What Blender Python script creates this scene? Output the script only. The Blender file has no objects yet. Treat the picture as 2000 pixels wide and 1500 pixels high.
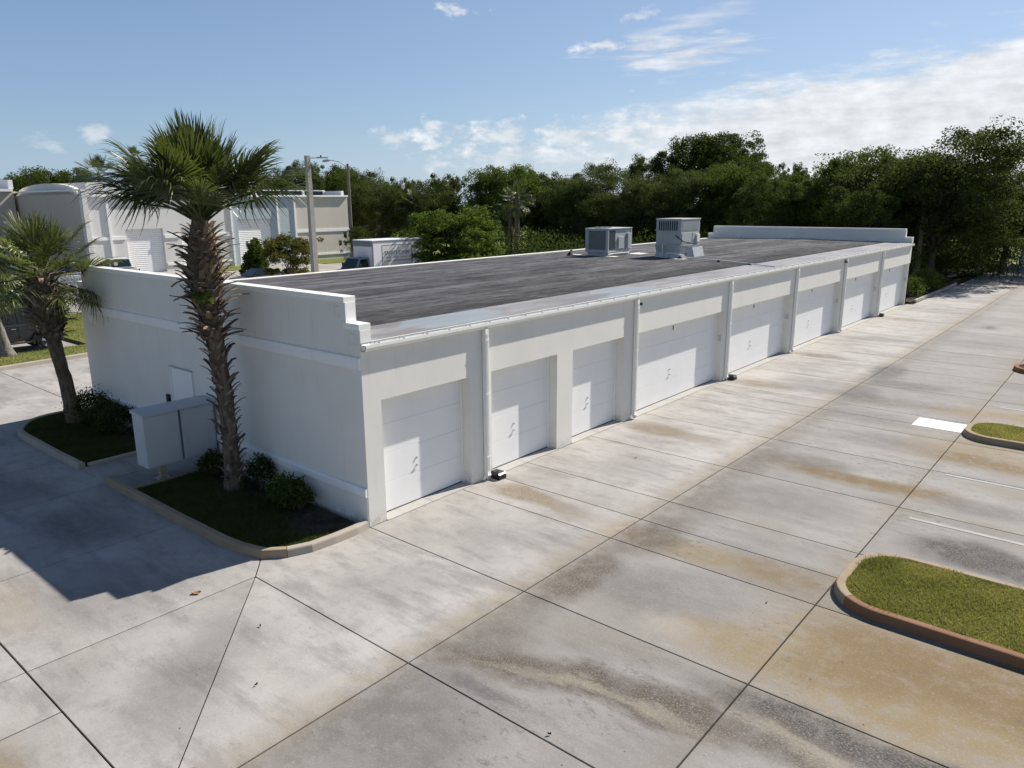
import bpy, bmesh, math, random
import numpy as np
from mathutils import Vector, Matrix
R_ = math.radians
rnd = random.Random(7)
scene = bpy.context.scene
C = scene.collection

# ------------------------------------------------------------------ camera
cam_d = bpy.data.cameras.new('camera'); cam = bpy.data.objects.new('camera', cam_d); C.objects.link(cam)
cam_d.sensor_width = 36.0; cam_d.lens = 36.0 * 1458.85 / 2000.0
cam_d.clip_start = 0.1; cam_d.clip_end = 3000
yaw, pitch, roll = R_(40.251), R_(13.689), R_(0.374)
fw = Vector((-math.sin(yaw) * math.cos(pitch), math.cos(yaw) * math.cos(pitch), -math.sin(pitch)))
rt = Vector((math.cos(yaw), math.sin(yaw), 0)); dn = fw.cross(rt)
rt2 = rt * math.cos(roll) + dn * math.sin(roll); dn2 = dn * math.cos(roll) - rt * math.sin(roll)
m = Matrix((rt2, -dn2, -fw)).transposed().to_4x4(); m.translation = Vector((10.771, -8.439, 6.1))
cam.matrix_world = m
scene.camera = cam

# ------------------------------------------------------------------ sky and sun
SUN = Vector((0.25, 1.085, 1.0)).normalized()
SUN_EL = math.asin(SUN.z); SUN_AZ = math.atan2(SUN.x, SUN.y)
world = bpy.data.worlds.new('World'); scene.world = world; world.use_nodes = True
sun_d = bpy.data.lights.new('sun', 'SUN'); sun_d.energy = 5.0; sun_d.angle = R_(0.53); sun_d.color = (1.0, 0.945, 0.86)
sun = bpy.data.objects.new('sun', sun_d); C.objects.link(sun)
sun.rotation_euler = (-SUN).to_track_quat('-Z', 'Y').to_euler()
scene.view_settings.view_transform = 'Standard'; scene.view_settings.look = 'None'
scene.view_settings.gamma = 1.0; scene.view_settings.exposure = 0.55
SKY_STRENGTH = 0.05
world.cycles.sampling_method = 'MANUAL'; world.cycles.sample_map_resolution = 256
scene.cycles.max_bounces = 5; scene.cycles.diffuse_bounces = 3; scene.cycles.glossy_bounces = 2; scene.cycles.transmission_bounces = 3; scene.cycles.caustics_reflective = False; scene.cycles.caustics_refractive = False

# ------------------------------------------------------------------ node helper
class NT:
    def __init__(s, tree): s.t = tree; s.n = tree.nodes; s.l = tree.links
    def new(s, typ, **kw):
        n = s.n.new(typ)
        for k, v in kw.items():
            setattr(n, k, v)
        return n
    def put(s, sock, v):
        if v is None: return
        if isinstance(v, bpy.types.NodeSocket): s.l.new(v, sock)
        elif isinstance(v, (tuple, list, Vector)):
            v = tuple(v)
            if sock.type == 'RGBA' and len(v) == 3: v = v + (1,)
            sock.default_value = v
        else: sock.default_value = v
    def math(s, op, a, b=None, c=None, clamp=False):
        n = s.new('ShaderNodeMath', operation=op, use_clamp=clamp)
        for i, v in enumerate((a, b, c)): s.put(n.inputs[i], v)
        return n.outputs[0]
    def vmath(s, op, a, b=None, sc=None):
        n = s.new('ShaderNodeVectorMath', operation=op); s.put(n.inputs[0], a); s.put(n.inputs[1], b)
        if sc is not None: s.put(n.inputs['Scale'], sc)
        return n.outputs['Value'] if op in ('LENGTH', 'DOT_PRODUCT', 'DISTANCE') else n.outputs[0]
    def mix(s, f, a, b, blend='MIX'):
        n = s.new('ShaderNodeMix', data_type='RGBA', blend_type=blend)
        s.put(n.inputs[0], f); s.put(n.inputs[6], a); s.put(n.inputs[7], b)
        return n.outputs[2]
    def rng(s, v, a, b, c=0.0, d=1.0, smooth=True):
        n = s.new('ShaderNodeMapRange', interpolation_type='SMOOTHSTEP' if smooth else 'LINEAR', clamp=True)
        s.put(n.inputs[0], v)
        for i, q in enumerate((a, b, c, d)): s.put(n.inputs[i + 1], q)
        return n.outputs[0]
    def map(s, vec, loc=(0, 0, 0), rot=(0, 0, 0), sc=(1, 1, 1), typ='POINT'):
        n = s.new('ShaderNodeMapping', vector_type=typ); s.put(n.inputs[0], vec)
        n.inputs[1].default_value = loc; n.inputs[2].default_value = rot; n.inputs[3].default_value = sc
        return n.outputs[0]
    def noise(s, vec, scale, det=4, rough=0.55, dist=0.0, col=False):
        n = s.new('ShaderNodeTexNoise'); s.put(n.inputs['Vector'], vec)
        n.inputs['Scale'].default_value = scale; n.inputs['Detail'].default_value = det
        n.inputs['Roughness'].default_value = rough; n.inputs['Distortion'].default_value = dist
        return n.outputs['Color' if col else 'Fac']
    def pos(s): return s.new('ShaderNodeNewGeometry').outputs['Position']
    def objco(s): return s.new('ShaderNodeTexCoord').outputs['Object']
    def sep(s, v):
        n = s.new('ShaderNodeSeparateXYZ'); s.put(n.inputs[0], v); return n.outputs
    def rand(s): return s.new('ShaderNodeObjectInfo').outputs['Random']
    def bump(s, h, strength, dist=0.01):
        n = s.new('ShaderNodeBump'); n.inputs['Strength'].default_value = strength; n.inputs['Distance'].default_value = dist
        s.put(n.inputs['Height'], h); return n.outputs[0]

def material(name, build=None, color=(.5, .5, .5), rough=.7, metal=0.0, spec=.4):
    mt = bpy.data.materials.new(name); mt.use_nodes = True
    t = NT(mt.node_tree); b = mt.node_tree.nodes['Principled BSDF']
    b.inputs['Base Color'].default_value = tuple(color) + (1,); b.inputs['Roughness'].default_value = rough
    b.inputs['Metallic'].default_value = metal; b.inputs['Specular IOR Level'].default_value = spec
    if build: build(t, b)
    return mt

M = {}
def worn(name, col, amount=.12, scale=3.0, rough=.6, metal=0., spec=.4, fine=40., bump=.0, dirt=None, splash=0.):
    """paint or render with uneven tone, drip streaks and fine grain"""
    def f(t, b):
        p = t.pos()
        n1 = t.noise(p, scale, 5); n2 = t.noise(t.map(p, sc=(1.6, 1.6, .22)), 1.0, 4); n3 = t.noise(p, fine, 3)
        k = t.math('ADD', t.math('MULTIPLY', n1, .5), t.math('ADD', t.math('MULTIPLY', n2, .3), t.math('MULTIPLY', n3, .2)))
        v = t.rng(k, .3, .7, 1 - amount, 1 + amount * .6, False)
        c = t.mix(1.0, tuple(col) + (1,), v, 'MULTIPLY')
        if dirt:
            d = t.rng(t.noise(t.map(p, sc=(3, 3, .35)), 1.3, 6, .65), .56, .78, 0, dirt[1])
            c = t.mix(d, c, dirt[0])
        if splash:                                   # rain-splashed soil on the foot of the wall, run marks under the eaves
            z = t.sep(p)[2]
            c = t.mix(t.math('MULTIPLY', t.rng(z, .02, .34, 1, 0), t.rng(t.noise(p, 7, 5, .7), .38, .62, 0, splash)), c, (.36, .315, .24, 1))
            c = t.mix(t.math('MULTIPLY', t.rng(z, 2.3, 3.5), t.rng(t.noise(t.map(p, sc=(9, 9, .25)), 1.0, 4, .6), .56, .74, 0, splash * .3)), c, (.50, .475, .42, 1))
        t.put(b.inputs['Base Color'], c)
        if bump: t.put(b.inputs['Normal'], t.bump(t.noise(p, fine * 1.5, 4, .7), bump, .004))
    M[name] = material(name, f, col, rough, metal, spec)

worn('stucco', (.78, .755, .70), .07, 1.2, .9, spec=.15, fine=55, bump=.5, dirt=((.52, .49, .43), .26), splash=.45)
worn('trim_white', (.86, .86, .84), .06, 2, .55, dirt=((.55, .54, .50), .18))
worn('door_white', (.86, .855, .84), .05, 2, .5, fine=70, bump=.08)
worn('metal_white', (.86, .855, .82), .07, 3, .4, spec=.5, dirt=((.42, .38, .30), .25))
worn('curb', (.33, .262, .18), .22, 2.2, .9, spec=.15, fine=45, bump=.35, dirt=((.26, .19, .12), .6))
worn('curb_pale', (.38, .335, .275), .2, 2.2, .9, spec=.15, fine=45, bump=.35, dirt=((.30, .25, .19), .5))
worn('curb_rust', (.235, .135, .078), .25, 2.2, .9, spec=.15, fine=45, bump=.35, dirt=((.23, .10, .045), .7))
worn('apron', (.40, .385, .36), .15, 2.5, .9, spec=.15, fine=45, dirt=((.28, .25, .21), .5))
worn('cabinet', (.50, .53, .545), .1, 2, .5, dirt=((.30, .31, .31), .3))
worn('hvac_blue', (.42, .46, .47), .12, 2, .5, dirt=((.30, .29, .26), .35))
worn('hvac_grey', (.40, .42, .41), .12, 2, .5, dirt=((.27, .24, .20), .4))
worn('galv', (.42, .445, .46), .2, 5, .5, metal=.3, dirt=((.36, .36, .36), .4))
worn('coil', (.035, .045, .055), .3, 8, .5, fine=90)
worn('pvc', (.80, .79, .74), .1, 3, .45)
worn('pad_white', (.72, .69, .62), .15, 3, .8)
worn('black_plastic', (.012, .012, .013), .3, 6, .28, spec=.6)
worn('rubber', (.02, .02, .021), .3, 9, .8, spec=.3)
worn('rust', (.33, .17, .07), .4, 7, .9, spec=.1)
worn('post_yellow', (.42, .36, .22), .4, 7, .8, spec=.2)
worn('concrete_pole', (.36, .34, .31), .2, 2, .9, spec=.1, dirt=((.20, .18, .15), .5))
worn('wood_pole', (.21, .18, .15), .3, 3, .9, spec=.1)
worn('bg_white', (.68, .67, .645), .07, .5, .9, spec=.1, dirt=((.5, .45, .36), .3))
worn('bg_blue', (.40, .47, .50), .07, .5, .9, spec=.1)
worn('bg_beige', (.60, .565, .49), .08, .5, .9, spec=.1, dirt=((.45, .38, .27), .35))
worn('bg_taupe', (.52, .47, .42), .08, .5, .9, spec=.1)
worn('bg_roof', (.22, .215, .22), .15, 1, .9, spec=.1)
worn('parapet_dark', (.02, .03, .06), .3, 1, .2, spec=.6)  # very dark blue finish of the warehouse parapets
worn('brick_red', (.42, .23, .14), .15, 2, .9, spec=.1)
worn('road_paint', (.74, .735, .71), .1, 3, .8, spec=.2, fine=60, dirt=((.45, .43, .40), .5))
worn('line_paint', (.38, .37, .355), .25, 3, .8, spec=.2, fine=60, dirt=((.42, .39, .34), .9))
worn('car_dark', (.022, .024, .027), .1, 2, .28, spec=.6)
worn('car_navy', (.016, .02, .028), .1, 2, .2, spec=.6)
worn('car_white', (.74, .74, .73), .05, 2, .3, spec=.5)
worn('truck_white', (.76, .77, .78), .06, 1, .45, spec=.4, dirt=((.5, .49, .46), .25))
worn('truck_trim', (.18, .21, .25), .15, 2, .5)
worn('truck_cab', (.12, .16, .19), .1, 2, .3, spec=.6)
worn('panel_cream', (.66, .65, .62), .04, 1, .6)
worn('panel_tan', (.45, .41, .36), .1, 1, .6)
worn('ink', (.05, .05, .055), .1, 1, .6)
worn('plate_blue', (.30, .42, .50), .1, 4, .5)
worn('chrome', (.55, .56, .57), .1, 4, .15, metal=1.)
worn('alloy', (.10, .105, .11), .2, 6, .3, metal=.7)
worn('door_grey', (.55, .55, .53), .06, 2, .55)
worn('leaf_dead', (.42, .20, .05), .3, 30, .6)
worn('iron', (.03, .03, .03), .4, 20, .7, spec=.3)
def _glass(t, b):
    b.inputs['Base Color'].default_value = (.012, .016, .02, 1); b.inputs['Roughness'].default_value = .05; b.inputs['Specular IOR Level'].default_value = .7
M['glass'] = material('glass', _glass)

def _bed(t, b):
    p = t.pos(); n = t.noise(p, 7, 5)
    t.put(b.inputs['Base Color'], t.mix(n, (.018, .015, .012, 1), (.05, .042, .033, 1)))
M['joint_fill'] = material('joint_fill', _bed, rough=.95, spec=.05)

# ------------------------------------------------------------------ concrete with its stains
TAN = (.345, .265, .150, 1); BROWN = (.255, .175, .085, 1); DARK = (.085, .077, .075, 1); GREYD = (.185, .178, .175, 1); PALE = (.62, .60, .57, 1); UMB = (.14, .112, .092, 1); SAND = (.52, .47, .37, 1)
STAINS = [  # cx, cy, rx, ry, rot, colour, strength
    (9.4, 1.25, 2.6, 1.5, .06, TAN, .95), (10.0, 1.8, 1.9, .8, .1, BROWN, .75), (8.5, 1.1, .9, .45, .3, BROWN, .5), (8.7, 2.0, 1.0, .5, 0, BROWN, .6),
    (6.9, .75, 1.0, .55, .1, TAN, .6), (5.4, 3.0, 1.9, .45, .05, TAN, .6), (6.9, 3.2, .9, .5, 0, BROWN, .5), (5.2, 1.15, .8, .9, .1, UMB, .28),
    (6.2, 8.55, 1.6, .38, -.02, BROWN, .8), (5.1, 9.1, 1.1, .5, .1, UMB, .5), (7.6, 8.6, 1.0, .5, .0, BROWN, .7), (8.6, 11.6, 1.6, .6, -.1, BROWN, .85), (8.2, 12.4, 1.0, .4, 0, TAN, .6), (10.8, 12.5, 2.0, .9, .1, TAN, .7),
    (8.4, 13.1, 1.0, .5, 0, TAN, .6), (7.2, 16.3, 1.0, .7, .2, TAN, .55), (9.5, 16.6, 2.2, .7, 0, TAN, .7), (9.6, 25.4, 2.6, 1.2, 0, BROWN, .65), (7.0, 12.3, .7, 1.0, 0, TAN, .4),
    (9.1, 5.95, .95, .62, .2, DARK, .95), (10.0, 5.85, 1.1, .55, 0, DARK, .9),
    (4.9, -1.7, 1.1, .30, .30, UMB, .75), (6.2, -1.28, 1.3, .30, .14, UMB, .95), (7.2, -1.05, .9, .36, .05, UMB, .95), (5.2, -1.62, 1.0, .10, .30, SAND, .32), (6.4, -1.30, 1.0, .10, .14, SAND, .32), (7.2, -1.2, .5, .12, 0, SAND, .25), (8.6, -.33, 1.4, .32, .02, DARK, .9), (9.9, -.25, 1.0, .30, .02, DARK, .75), (8.5, -.80, 1.2, .35, -.1, UMB, .7), (8.4, -.72, .9, .13, -.08, SAND, .32), (9.3, -.85, .8, .14, -.05, SAND, .28), (5.0, -2.25, .5, .15, .2, GREYD, .7),
    (4.5, -1.35, .5, .9, .2, UMB, .35), (4.3, 1.0, .42, 1.2, .05, UMB, .7), (4.5, 3.2, .5, 1.0, 0, UMB, .6), (4.5, 5.4, .5, 1.1, .15, UMB, .38), (4.3, 8.2, .45, 1.5, 0, UMB, .33),
    (1.3, 3.2, 1.1, .33, 0, (.29, .235, .17, 1), .85), (2.5, 3.1, .8, .33, 0, (.30, .25, .2, 1), .5), (1.2, 9.1, 1.0, .55, 0, (.27, .22, .16, 1), .8), (2.5, 9.1, .8, .4, 0, (.32, .28, .23, 1), .5), (1.3, 16.0, 1.2, .5, 0, (.28, .23, .17, 1), .7), (2.8, 16.4, 1.2, .6, 0, GREYD, .35),
    (1.1, 22.1, 1.2, .4, 0, (.24, .2, .16, 1), .65), (1.4, 34.4, 1.4, .6, 0, (.28, .23, .18, 1), .6), (4.1, 20.7, .6, 1.4, .1, GREYD, .8), (5.0, 18.9, 1.5, .7, 0, GREYD, .6), (4.3, 16.7, .7, 1.2, .2, GREYD, .55), (5.3, 16.3, 1.6, .6, 0, UMB, .35),
    (5.34, 34.1, .28, .55, 0, DARK, .95), (5.2, 34.1, .8, 1.0, 0, GREYD, .35), (2.7, 17.5, 1.2, .7, 0, GREYD, .3), (2.2, 27.5, 1.6, .6, 0, GREYD, .3), (6.0, 28.5, 2.0, 1.2, 0, GREYD, .25),
    (5.6, 6.3, 1.5, 1.0, .1, GREYD, .38), (5.8, 1.6, 1.3, .8, .2, GREYD, .33), (4.9, -3.4, 1.0, 1.2, .3, GREYD, .5), (6.1, 12.0, 1.4, .7, 0, GREYD, .36), (5.2, 14.1, 1.2, .8, 0, GREYD, .4), (8.9, 8.4, 1.1, .5, 0, GREYD, .5), (9.0, 14.9, 1.2, .5, 0, GREYD, .4), (9.3, 20.8, 1.6, .8, 0, GREYD, .4),
    (2.0, -1.2, 1.0, .8, .4, GREYD, .2), (1.6, -4.2, .6, 1.2, .3, GREYD, .25), (2.3, -4.9, .8, .8, 0, GREYD, .25), (-1.5, -4.5, 1.6, .9, .2, GREYD, .3), (-2.2, -5.6, 1.2, .6, 0, TAN, .3), (1.9, -7.2, 1.4, .7, .3, TAN, .65), (2.1, 1.3, .9, .6, .3, GREYD, .2),
    (2.2, 6.0, .9, .7, .2, GREYD, .18), (6.2, .55, .5, .3, 0, PALE, .2), (6.8, 9.0, .5, .22, 0, PALE, .25), (-4.5, -3.6, 1.4, .8, .2, GREYD, .5), (-8, -4, 1.6, .8, .1, GREYD, .4), (7.35, 9.2, .3, .3, 0, PALE, .12)]
def _concrete_for(stains):
  def f(t, b):
    p = t.pos(); s = t.sep(p)
    n3 = t.noise(p, 3.2, 6, .68); n1 = t.noise(p, .45, 4, .6); n2 = t.noise(t.map(p, sc=(.45, 1.7, 1)), 1.0, 6, .66)
    warp = t.vmath('SCALE', t.vmath('SUBTRACT', t.noise(t.map(p, sc=(.7, 1.3, 1)), 1.2, 6, .62, col=True), (.5, .5, .5)), sc=.8)
    pw = t.vmath('ADD', p, warp)
    c = t.mix(t.rng(n1, .32, .68), (.31, .292, .272, 1), (.395, .375, .355, 1))
    c = t.mix(t.rng(n2, .46, .66, 0, .62), c, (.19, .178, .168, 1))
    c = t.mix(t.rng(n3, .52, .74, 0, .42), c, (.43, .41, .39, 1)); c = t.mix(t.rng(n3, .30, .48, .45, 0), c, (.235, .225, .218, 1))
    tanm = t.math('MULTIPLY', t.rng(t.noise(t.map(pw, sc=(.35, .8, 1)), .8, 4), .46, .72), t.rng(s[0], 3.3, 8.5, .10, .8))
    c = t.mix(tanm, c, (.225, .18, .115, 1))
    for x0, w, col, k in ((4.05, .75, (.15, .122, .092, 1), .8), (3.7, .5, (.30, .255, .19, 1), .5), (7.5, .4, (.27, .21, .135, 1), .5), (.25, .45, (.38, .35, .30, 1), .4)):
        d = t.math('ABSOLUTE', t.math('SUBTRACT', s[0], x0))
        mk = t.math('MULTIPLY', t.rng(d, 0, w, 1, 0), t.rng(n3, .3, .62, .1, k))
        mk = t.math('MULTIPLY', mk, t.rng(s[1], -9, -3.5 if x0 > 3 else 0.2))
        c = t.mix(mk, c, col)
    n5 = t.noise(p, 1.5, 7, .7); c = t.mix(t.rng(n5, .50, .66, 0, .30), c, (.175, .168, .163, 1))
    rough = None; c = t.mix(t.rng(s[0], 3.7, 4.1, 0, .52), c, (.195, .183, .168, 1))
    for (cx, cy, rx, ry, ro, col, st) in stains:
        q = t.map(pw, loc=(cx, cy, 0), rot=(0, 0, ro), sc=(rx, ry, 1), typ='TEXTURE')
        d = t.vmath('LENGTH', t.vmath('MULTIPLY', q, (1, 1, 0)))
        mk = t.math('MULTIPLY', t.rng(d, .35, 1.4, min(1.0, st * 1.25), 0), t.rng(n3, .28, .60, .45, 1.1))
        c = t.mix(mk, c, tuple(v * .66 for v in col[:3]) + (1,))
        if col in (UMB, DARK, SAND) and st > .2 or col[0] in (.29, .27, .28): rough = mk if rough is None else t.math('MAXIMUM', rough, mk)
    ag = t.noise(p, 30, 4, .85); scr = t.noise(t.map(p, rot=(0, 0, .6), sc=(1, 1.8, 1)), 4.5, 8, .82)
    c = t.mix(t.rng(ag, .55, .70, 0, .36), c, (.56, .54, .51, 1)); c = t.mix(t.rng(ag, .30, .45, .42, 0), c, (.085, .08, .075, 1))
    if rough is not None: c = t.mix(t.math('MULTIPLY', rough, t.rng(t.noise(t.map(p, sc=(.7, 1.3, 1)), 42, 3, .85), .52, .62, 0, .55)), c, (.40, .365, .29, 1))
    scar = t.math('MULTIPLY', t.rng(scr, .52, .61), t.math('MULTIPLY', t.rng(n1, .46, .62, 0, .55), t.rng(s[0], 3.6, 4.2, .15, 1)))
    c = t.mix(scar, c, (.085, .082, .08, 1))
    c = t.mix(1.0, c, t.rng(t.rand(), 0, 1, .91, 1.06, False), 'MULTIPLY')
    t.put(b.inputs['Base Color'], c); t.put(b.inputs['Normal'], t.bump(ag, .25, .006))
  return f
CONC = {}
def concrete_for(poly):
    """the concrete with those stains that reach this slab"""
    xs = [p[0] for p in poly]; ys = [p[1] for p in poly]
    key = tuple(i for i, q in enumerate(STAINS) if q[0] + 1.3 * max(q[2], .6) + .6 > min(xs) and q[0] - 1.3 * max(q[2], .6) - .6 < max(xs) and q[1] + 1.3 * q[3] + .9 > min(ys) and q[1] - 1.3 * q[3] - .9 < max(ys))
    if key not in CONC: CONC[key] = material('concrete', _concrete_for([STAINS[i] for i in key]), rough=.85, spec=.25)
    return CONC[key]

def _street(t, b):
    p = t.pos(); n = t.noise(p, .3, 6); f = t.noise(p, 12, 4)
    c = t.mix(t.rng(n, .3, .7), (.28, .26, .235, 1), (.36, .335, .305, 1)); c = t.mix(t.rng(f, .55, .75, 0, .3), c, (.3, .27, .24, 1))
    t.put(b.inputs['Base Color'], c)
M['street'] = material('street', _street, rough=.9, spec=.2)

def _soil(t, b):
    p = t.pos(); n = t.noise(p, 5, 6, .7); f = t.noise(p, 30, 3)
    c = t.mix(t.rng(n, .35, .65), (.028, .024, .017, 1), (.07, .058, .042, 1)); c = t.mix(t.rng(f, .55, .7, 0, .5), c, (.13, .115, .095, 1))
    t.put(b.inputs['Base Color'], c); t.put(b.inputs['Normal'], t.bump(f, .6, .02))
M['soil'] = material('soil', _soil, rough=.95, spec=.05)
def _lawn(t, b):
    p = t.pos(); n = t.noise(p, .25, 5); f = t.noise(p, 9, 5, .7)
    c = t.mix(t.rng(n, .35, .65), (.18, .19, .065, 1), (.12, .155, .04, 1)); c = t.mix(t.rng(f, .5, .72, 0, .6), c, (.20, .18, .085, 1))
    t.put(b.inputs['Base Color'], c); t.put(b.inputs['Normal'], t.bump(f, .5, .03))
M['lawn'] = material('lawn', _lawn, rough=.95, spec=.05)

def _turf(t, b):
    p = t.pos(); f = t.noise(p, 14, 5, .75)
    t.put(b.inputs['Base Color'], t.mix(t.rng(f, .35, .65), (.06, .075, .022, 1), (.22, .215, .085, 1))); t.put(b.inputs['Normal'], t.bump(f, .8, .03))
M['turf'] = material('turf', _turf, rough=.95, spec=.05)

def _roof(t, b):
    p = t.pos(); s = t.sep(p)
    a = t.noise(t.map(p, sc=(2.2, .45, 1)), 1.0, 6, .7); f = t.noise(p, 38, 4, .8); w = t.noise(t.map(p, sc=(7, 1.0, 1)), 1.2, 6, .78); q = t.noise(p, 1.3, 5, .6)
    c = t.mix(t.rng(a, .3, .68), (.055, .054, .058, 1), (.165, .161, .17, 1)); c = t.mix(t.rng(q, .5, .75, 0, .4), c, (.20, .196, .205, 1))
    c = t.mix(t.rng(w, .50, .64, 0, .9), c, (.012, .0115, .012, 1)); c = t.mix(t.rng(f, .52, .68, 0, .45), c, (.20, .196, .198, 1)); c = t.mix(t.rng(f, .3, .45, .5, 0), c, (.03, .03, .032, 1))
    c = t.mix(t.math('MULTIPLY', t.rng(s[0], -11, -2, 0, .40), t.rng(q, .3, .6, .6, 1)), c, (.03, .028, .029, 1))
    edge = t.math('MULTIPLY', t.rng(s[0], -3.6, -1.3), t.rng(t.noise(t.map(p, sc=(3, .7, 1)), 2.2, 5, .7), .38, .6))
    c = t.mix(t.math('MULTIPLY', edge, .8), c, (.028, .027, .028, 1))
    c = t.mix(1.0, c, t.rng(t.rand(), 0, 1, .70, 1.25, False), 'MULTIPLY')
    t.put(b.inputs['Base Color'], c); t.put(b.inputs['Normal'], t.bump(f, .7, .01))
M['roof'] = material('roof', _roof, rough=.95, spec=.12)
def _coating(t, b):
    p = t.pos(); s = t.sep(p)
    n = t.noise(t.map(p, sc=(1.4, .3, 1)), 1.2, 5, .65); pd = t.noise(t.map(p, loc=(3, 1.7, 0), sc=(1.6, .42, 1)), .75, 3, .45); f = t.noise(p, 30, 4)
    c = t.mix(t.rng(n, .35, .65), (.17, .163, .168, 1), (.27, .26, .255, 1)); c = t.mix(t.rng(f, .5, .75, 0, .3), c, (.16, .15, .15, 1))
    far = t.rng(s[1], 9, 18, 1, .25)
    c = t.mix(t.math('MULTIPLY', t.rng(pd, .50, .56), t.math('MULTIPLY', far, .7)), c, (.235, .28, .31, 1))
    ring = t.math('MULTIPLY', t.rng(pd, .44, .50), t.rng(pd, .50, .54, 1, 0))
    c = t.mix(t.math('MULTIPLY', ring, .5), c, (.19, .17, .17, 1))
    t.put(b.inputs['Base Color'], c); b.inputs['Roughness'].default_value = .6
M['coating'] = material('coating', _coating, rough=.6, spec=.3)

def leafy(name, c1, c2, trans=.35, rough=.7, spec=.05, fine=9):
    mt = bpy.data.materials.new(name); mt.use_nodes = True; t = NT(mt.node_tree); b = mt.node_tree.nodes['Principled BSDF']
    p = t.pos(); n = t.noise(p, .55, 3); f = t.noise(p, fine, 2)
    k = t.math('ADD', t.math('MULTIPLY', n, .5), t.math('MULTIPLY', f, .5))
    c = t.mix(t.rng(k, .36, .64), tuple(c1) + (1,), tuple(c2) + (1,)); c = t.mix(1.0, c, t.mix(t.rand(), (.72, .70, .62, 1), (1.42, 1.34, 1.25, 1)), 'MULTIPLY')
    t.put(b.inputs['Base Color'], c); b.inputs['Roughness'].default_value = rough; b.inputs['Specular IOR Level'].default_value = spec
    tr = t.new('ShaderNodeBsdfTranslucent'); t.put(tr.inputs[0], t.mix(.5, c, (.16, .20, .02, 1), 'MIX'))
    mx = t.new('ShaderNodeMixShader'); mx.inputs[0].default_value = trans
    t.l.new(b.outputs[0], mx.inputs[1]); t.l.new(tr.outputs[0], mx.inputs[2])
    t.l.new(mx.outputs[0], mt.node_tree.nodes['Material Output'].inputs[0]); M[name] = mt
leafy('leaf_oak', (.024, .042, .015), (.088, .118, .042), .28)
leafy('leaf_ficus', (.026, .05, .012), (.10, .155, .034), .32)
leafy('leaf_dark', (.017, .034, .011), (.060, .096, .028), .25)
leafy('leaf_bright', (.045, .085, .015), (.10, .145, .03), .3)
leafy('leaf_olive', (.030, .047, .018), (.098, .12, .048), .28)
leafy('leaf_rusty', (.06, .075, .02), (.12, .10, .03), .3)
leafy('frond', (.030, .050, .017), (.072, .094, .034), .25, .38, .5)
leafy('frond_pale', (.075, .10, .035), (.14, .16, .065), .35, .38, .5)
leafy('grass', (.17, .19, .05), (.46, .42, .17), .45, .7, .1, 45)
leafy('grass_dry', (.16, .175, .055), (.34, .33, .15), .4, .7, .1, 30)
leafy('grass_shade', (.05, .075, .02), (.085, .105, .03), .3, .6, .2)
def _boot(c1, c2):
    def f(t, b):
        o = t.objco(); n = t.noise(t.map(o, sc=(30, 30, 4)), 1.2, 4); r = t.rand()
        c = t.mix(t.rng(n, .3, .7), c1, c2); c = t.mix(1.0, c, t.rng(r, 0, 1, .55, 1.35, False), 'MULTIPLY'); t.put(b.inputs['Base Color'], c)
    return f
M['boot_grey'] = material('boot_grey', _boot((.10, .085, .068, 1), (.235, .205, .17, 1)), rough=.85, spec=.15)
M['boot_brown'] = material('boot_brown', _boot((.13, .085, .052, 1), (.33, .25, .175, 1)), rough=.85, spec=.15)
def _bark(c1, c2, sz=.9):
    def f(t, b):
        p = t.pos(); n = t.noise(t.map(p, sc=(9, 9, 2.2)), sz, 6, .7); t.put(b.inputs['Base Color'], t.mix(t.rng(n, .32, .66), c1, c2)); t.put(b.inputs['Normal'], t.bump(n, .8, .03))
    return f
M['palm_bark'] = material('palm_bark', _bark((.075, .055, .038, 1), (.20, .155, .115, 1), 1.6), rough=.95, spec=.08)
M['palm_grey'] = material('palm_grey', _bark((.10, .09, .08, 1), (.25, .23, .205, 1), 1.4), rough=.95, spec=.08)
M['bark'] = material('bark', _bark((.05, .042, .034, 1), (.14, .12, .10, 1)), rough=.95, spec=.08)

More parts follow.
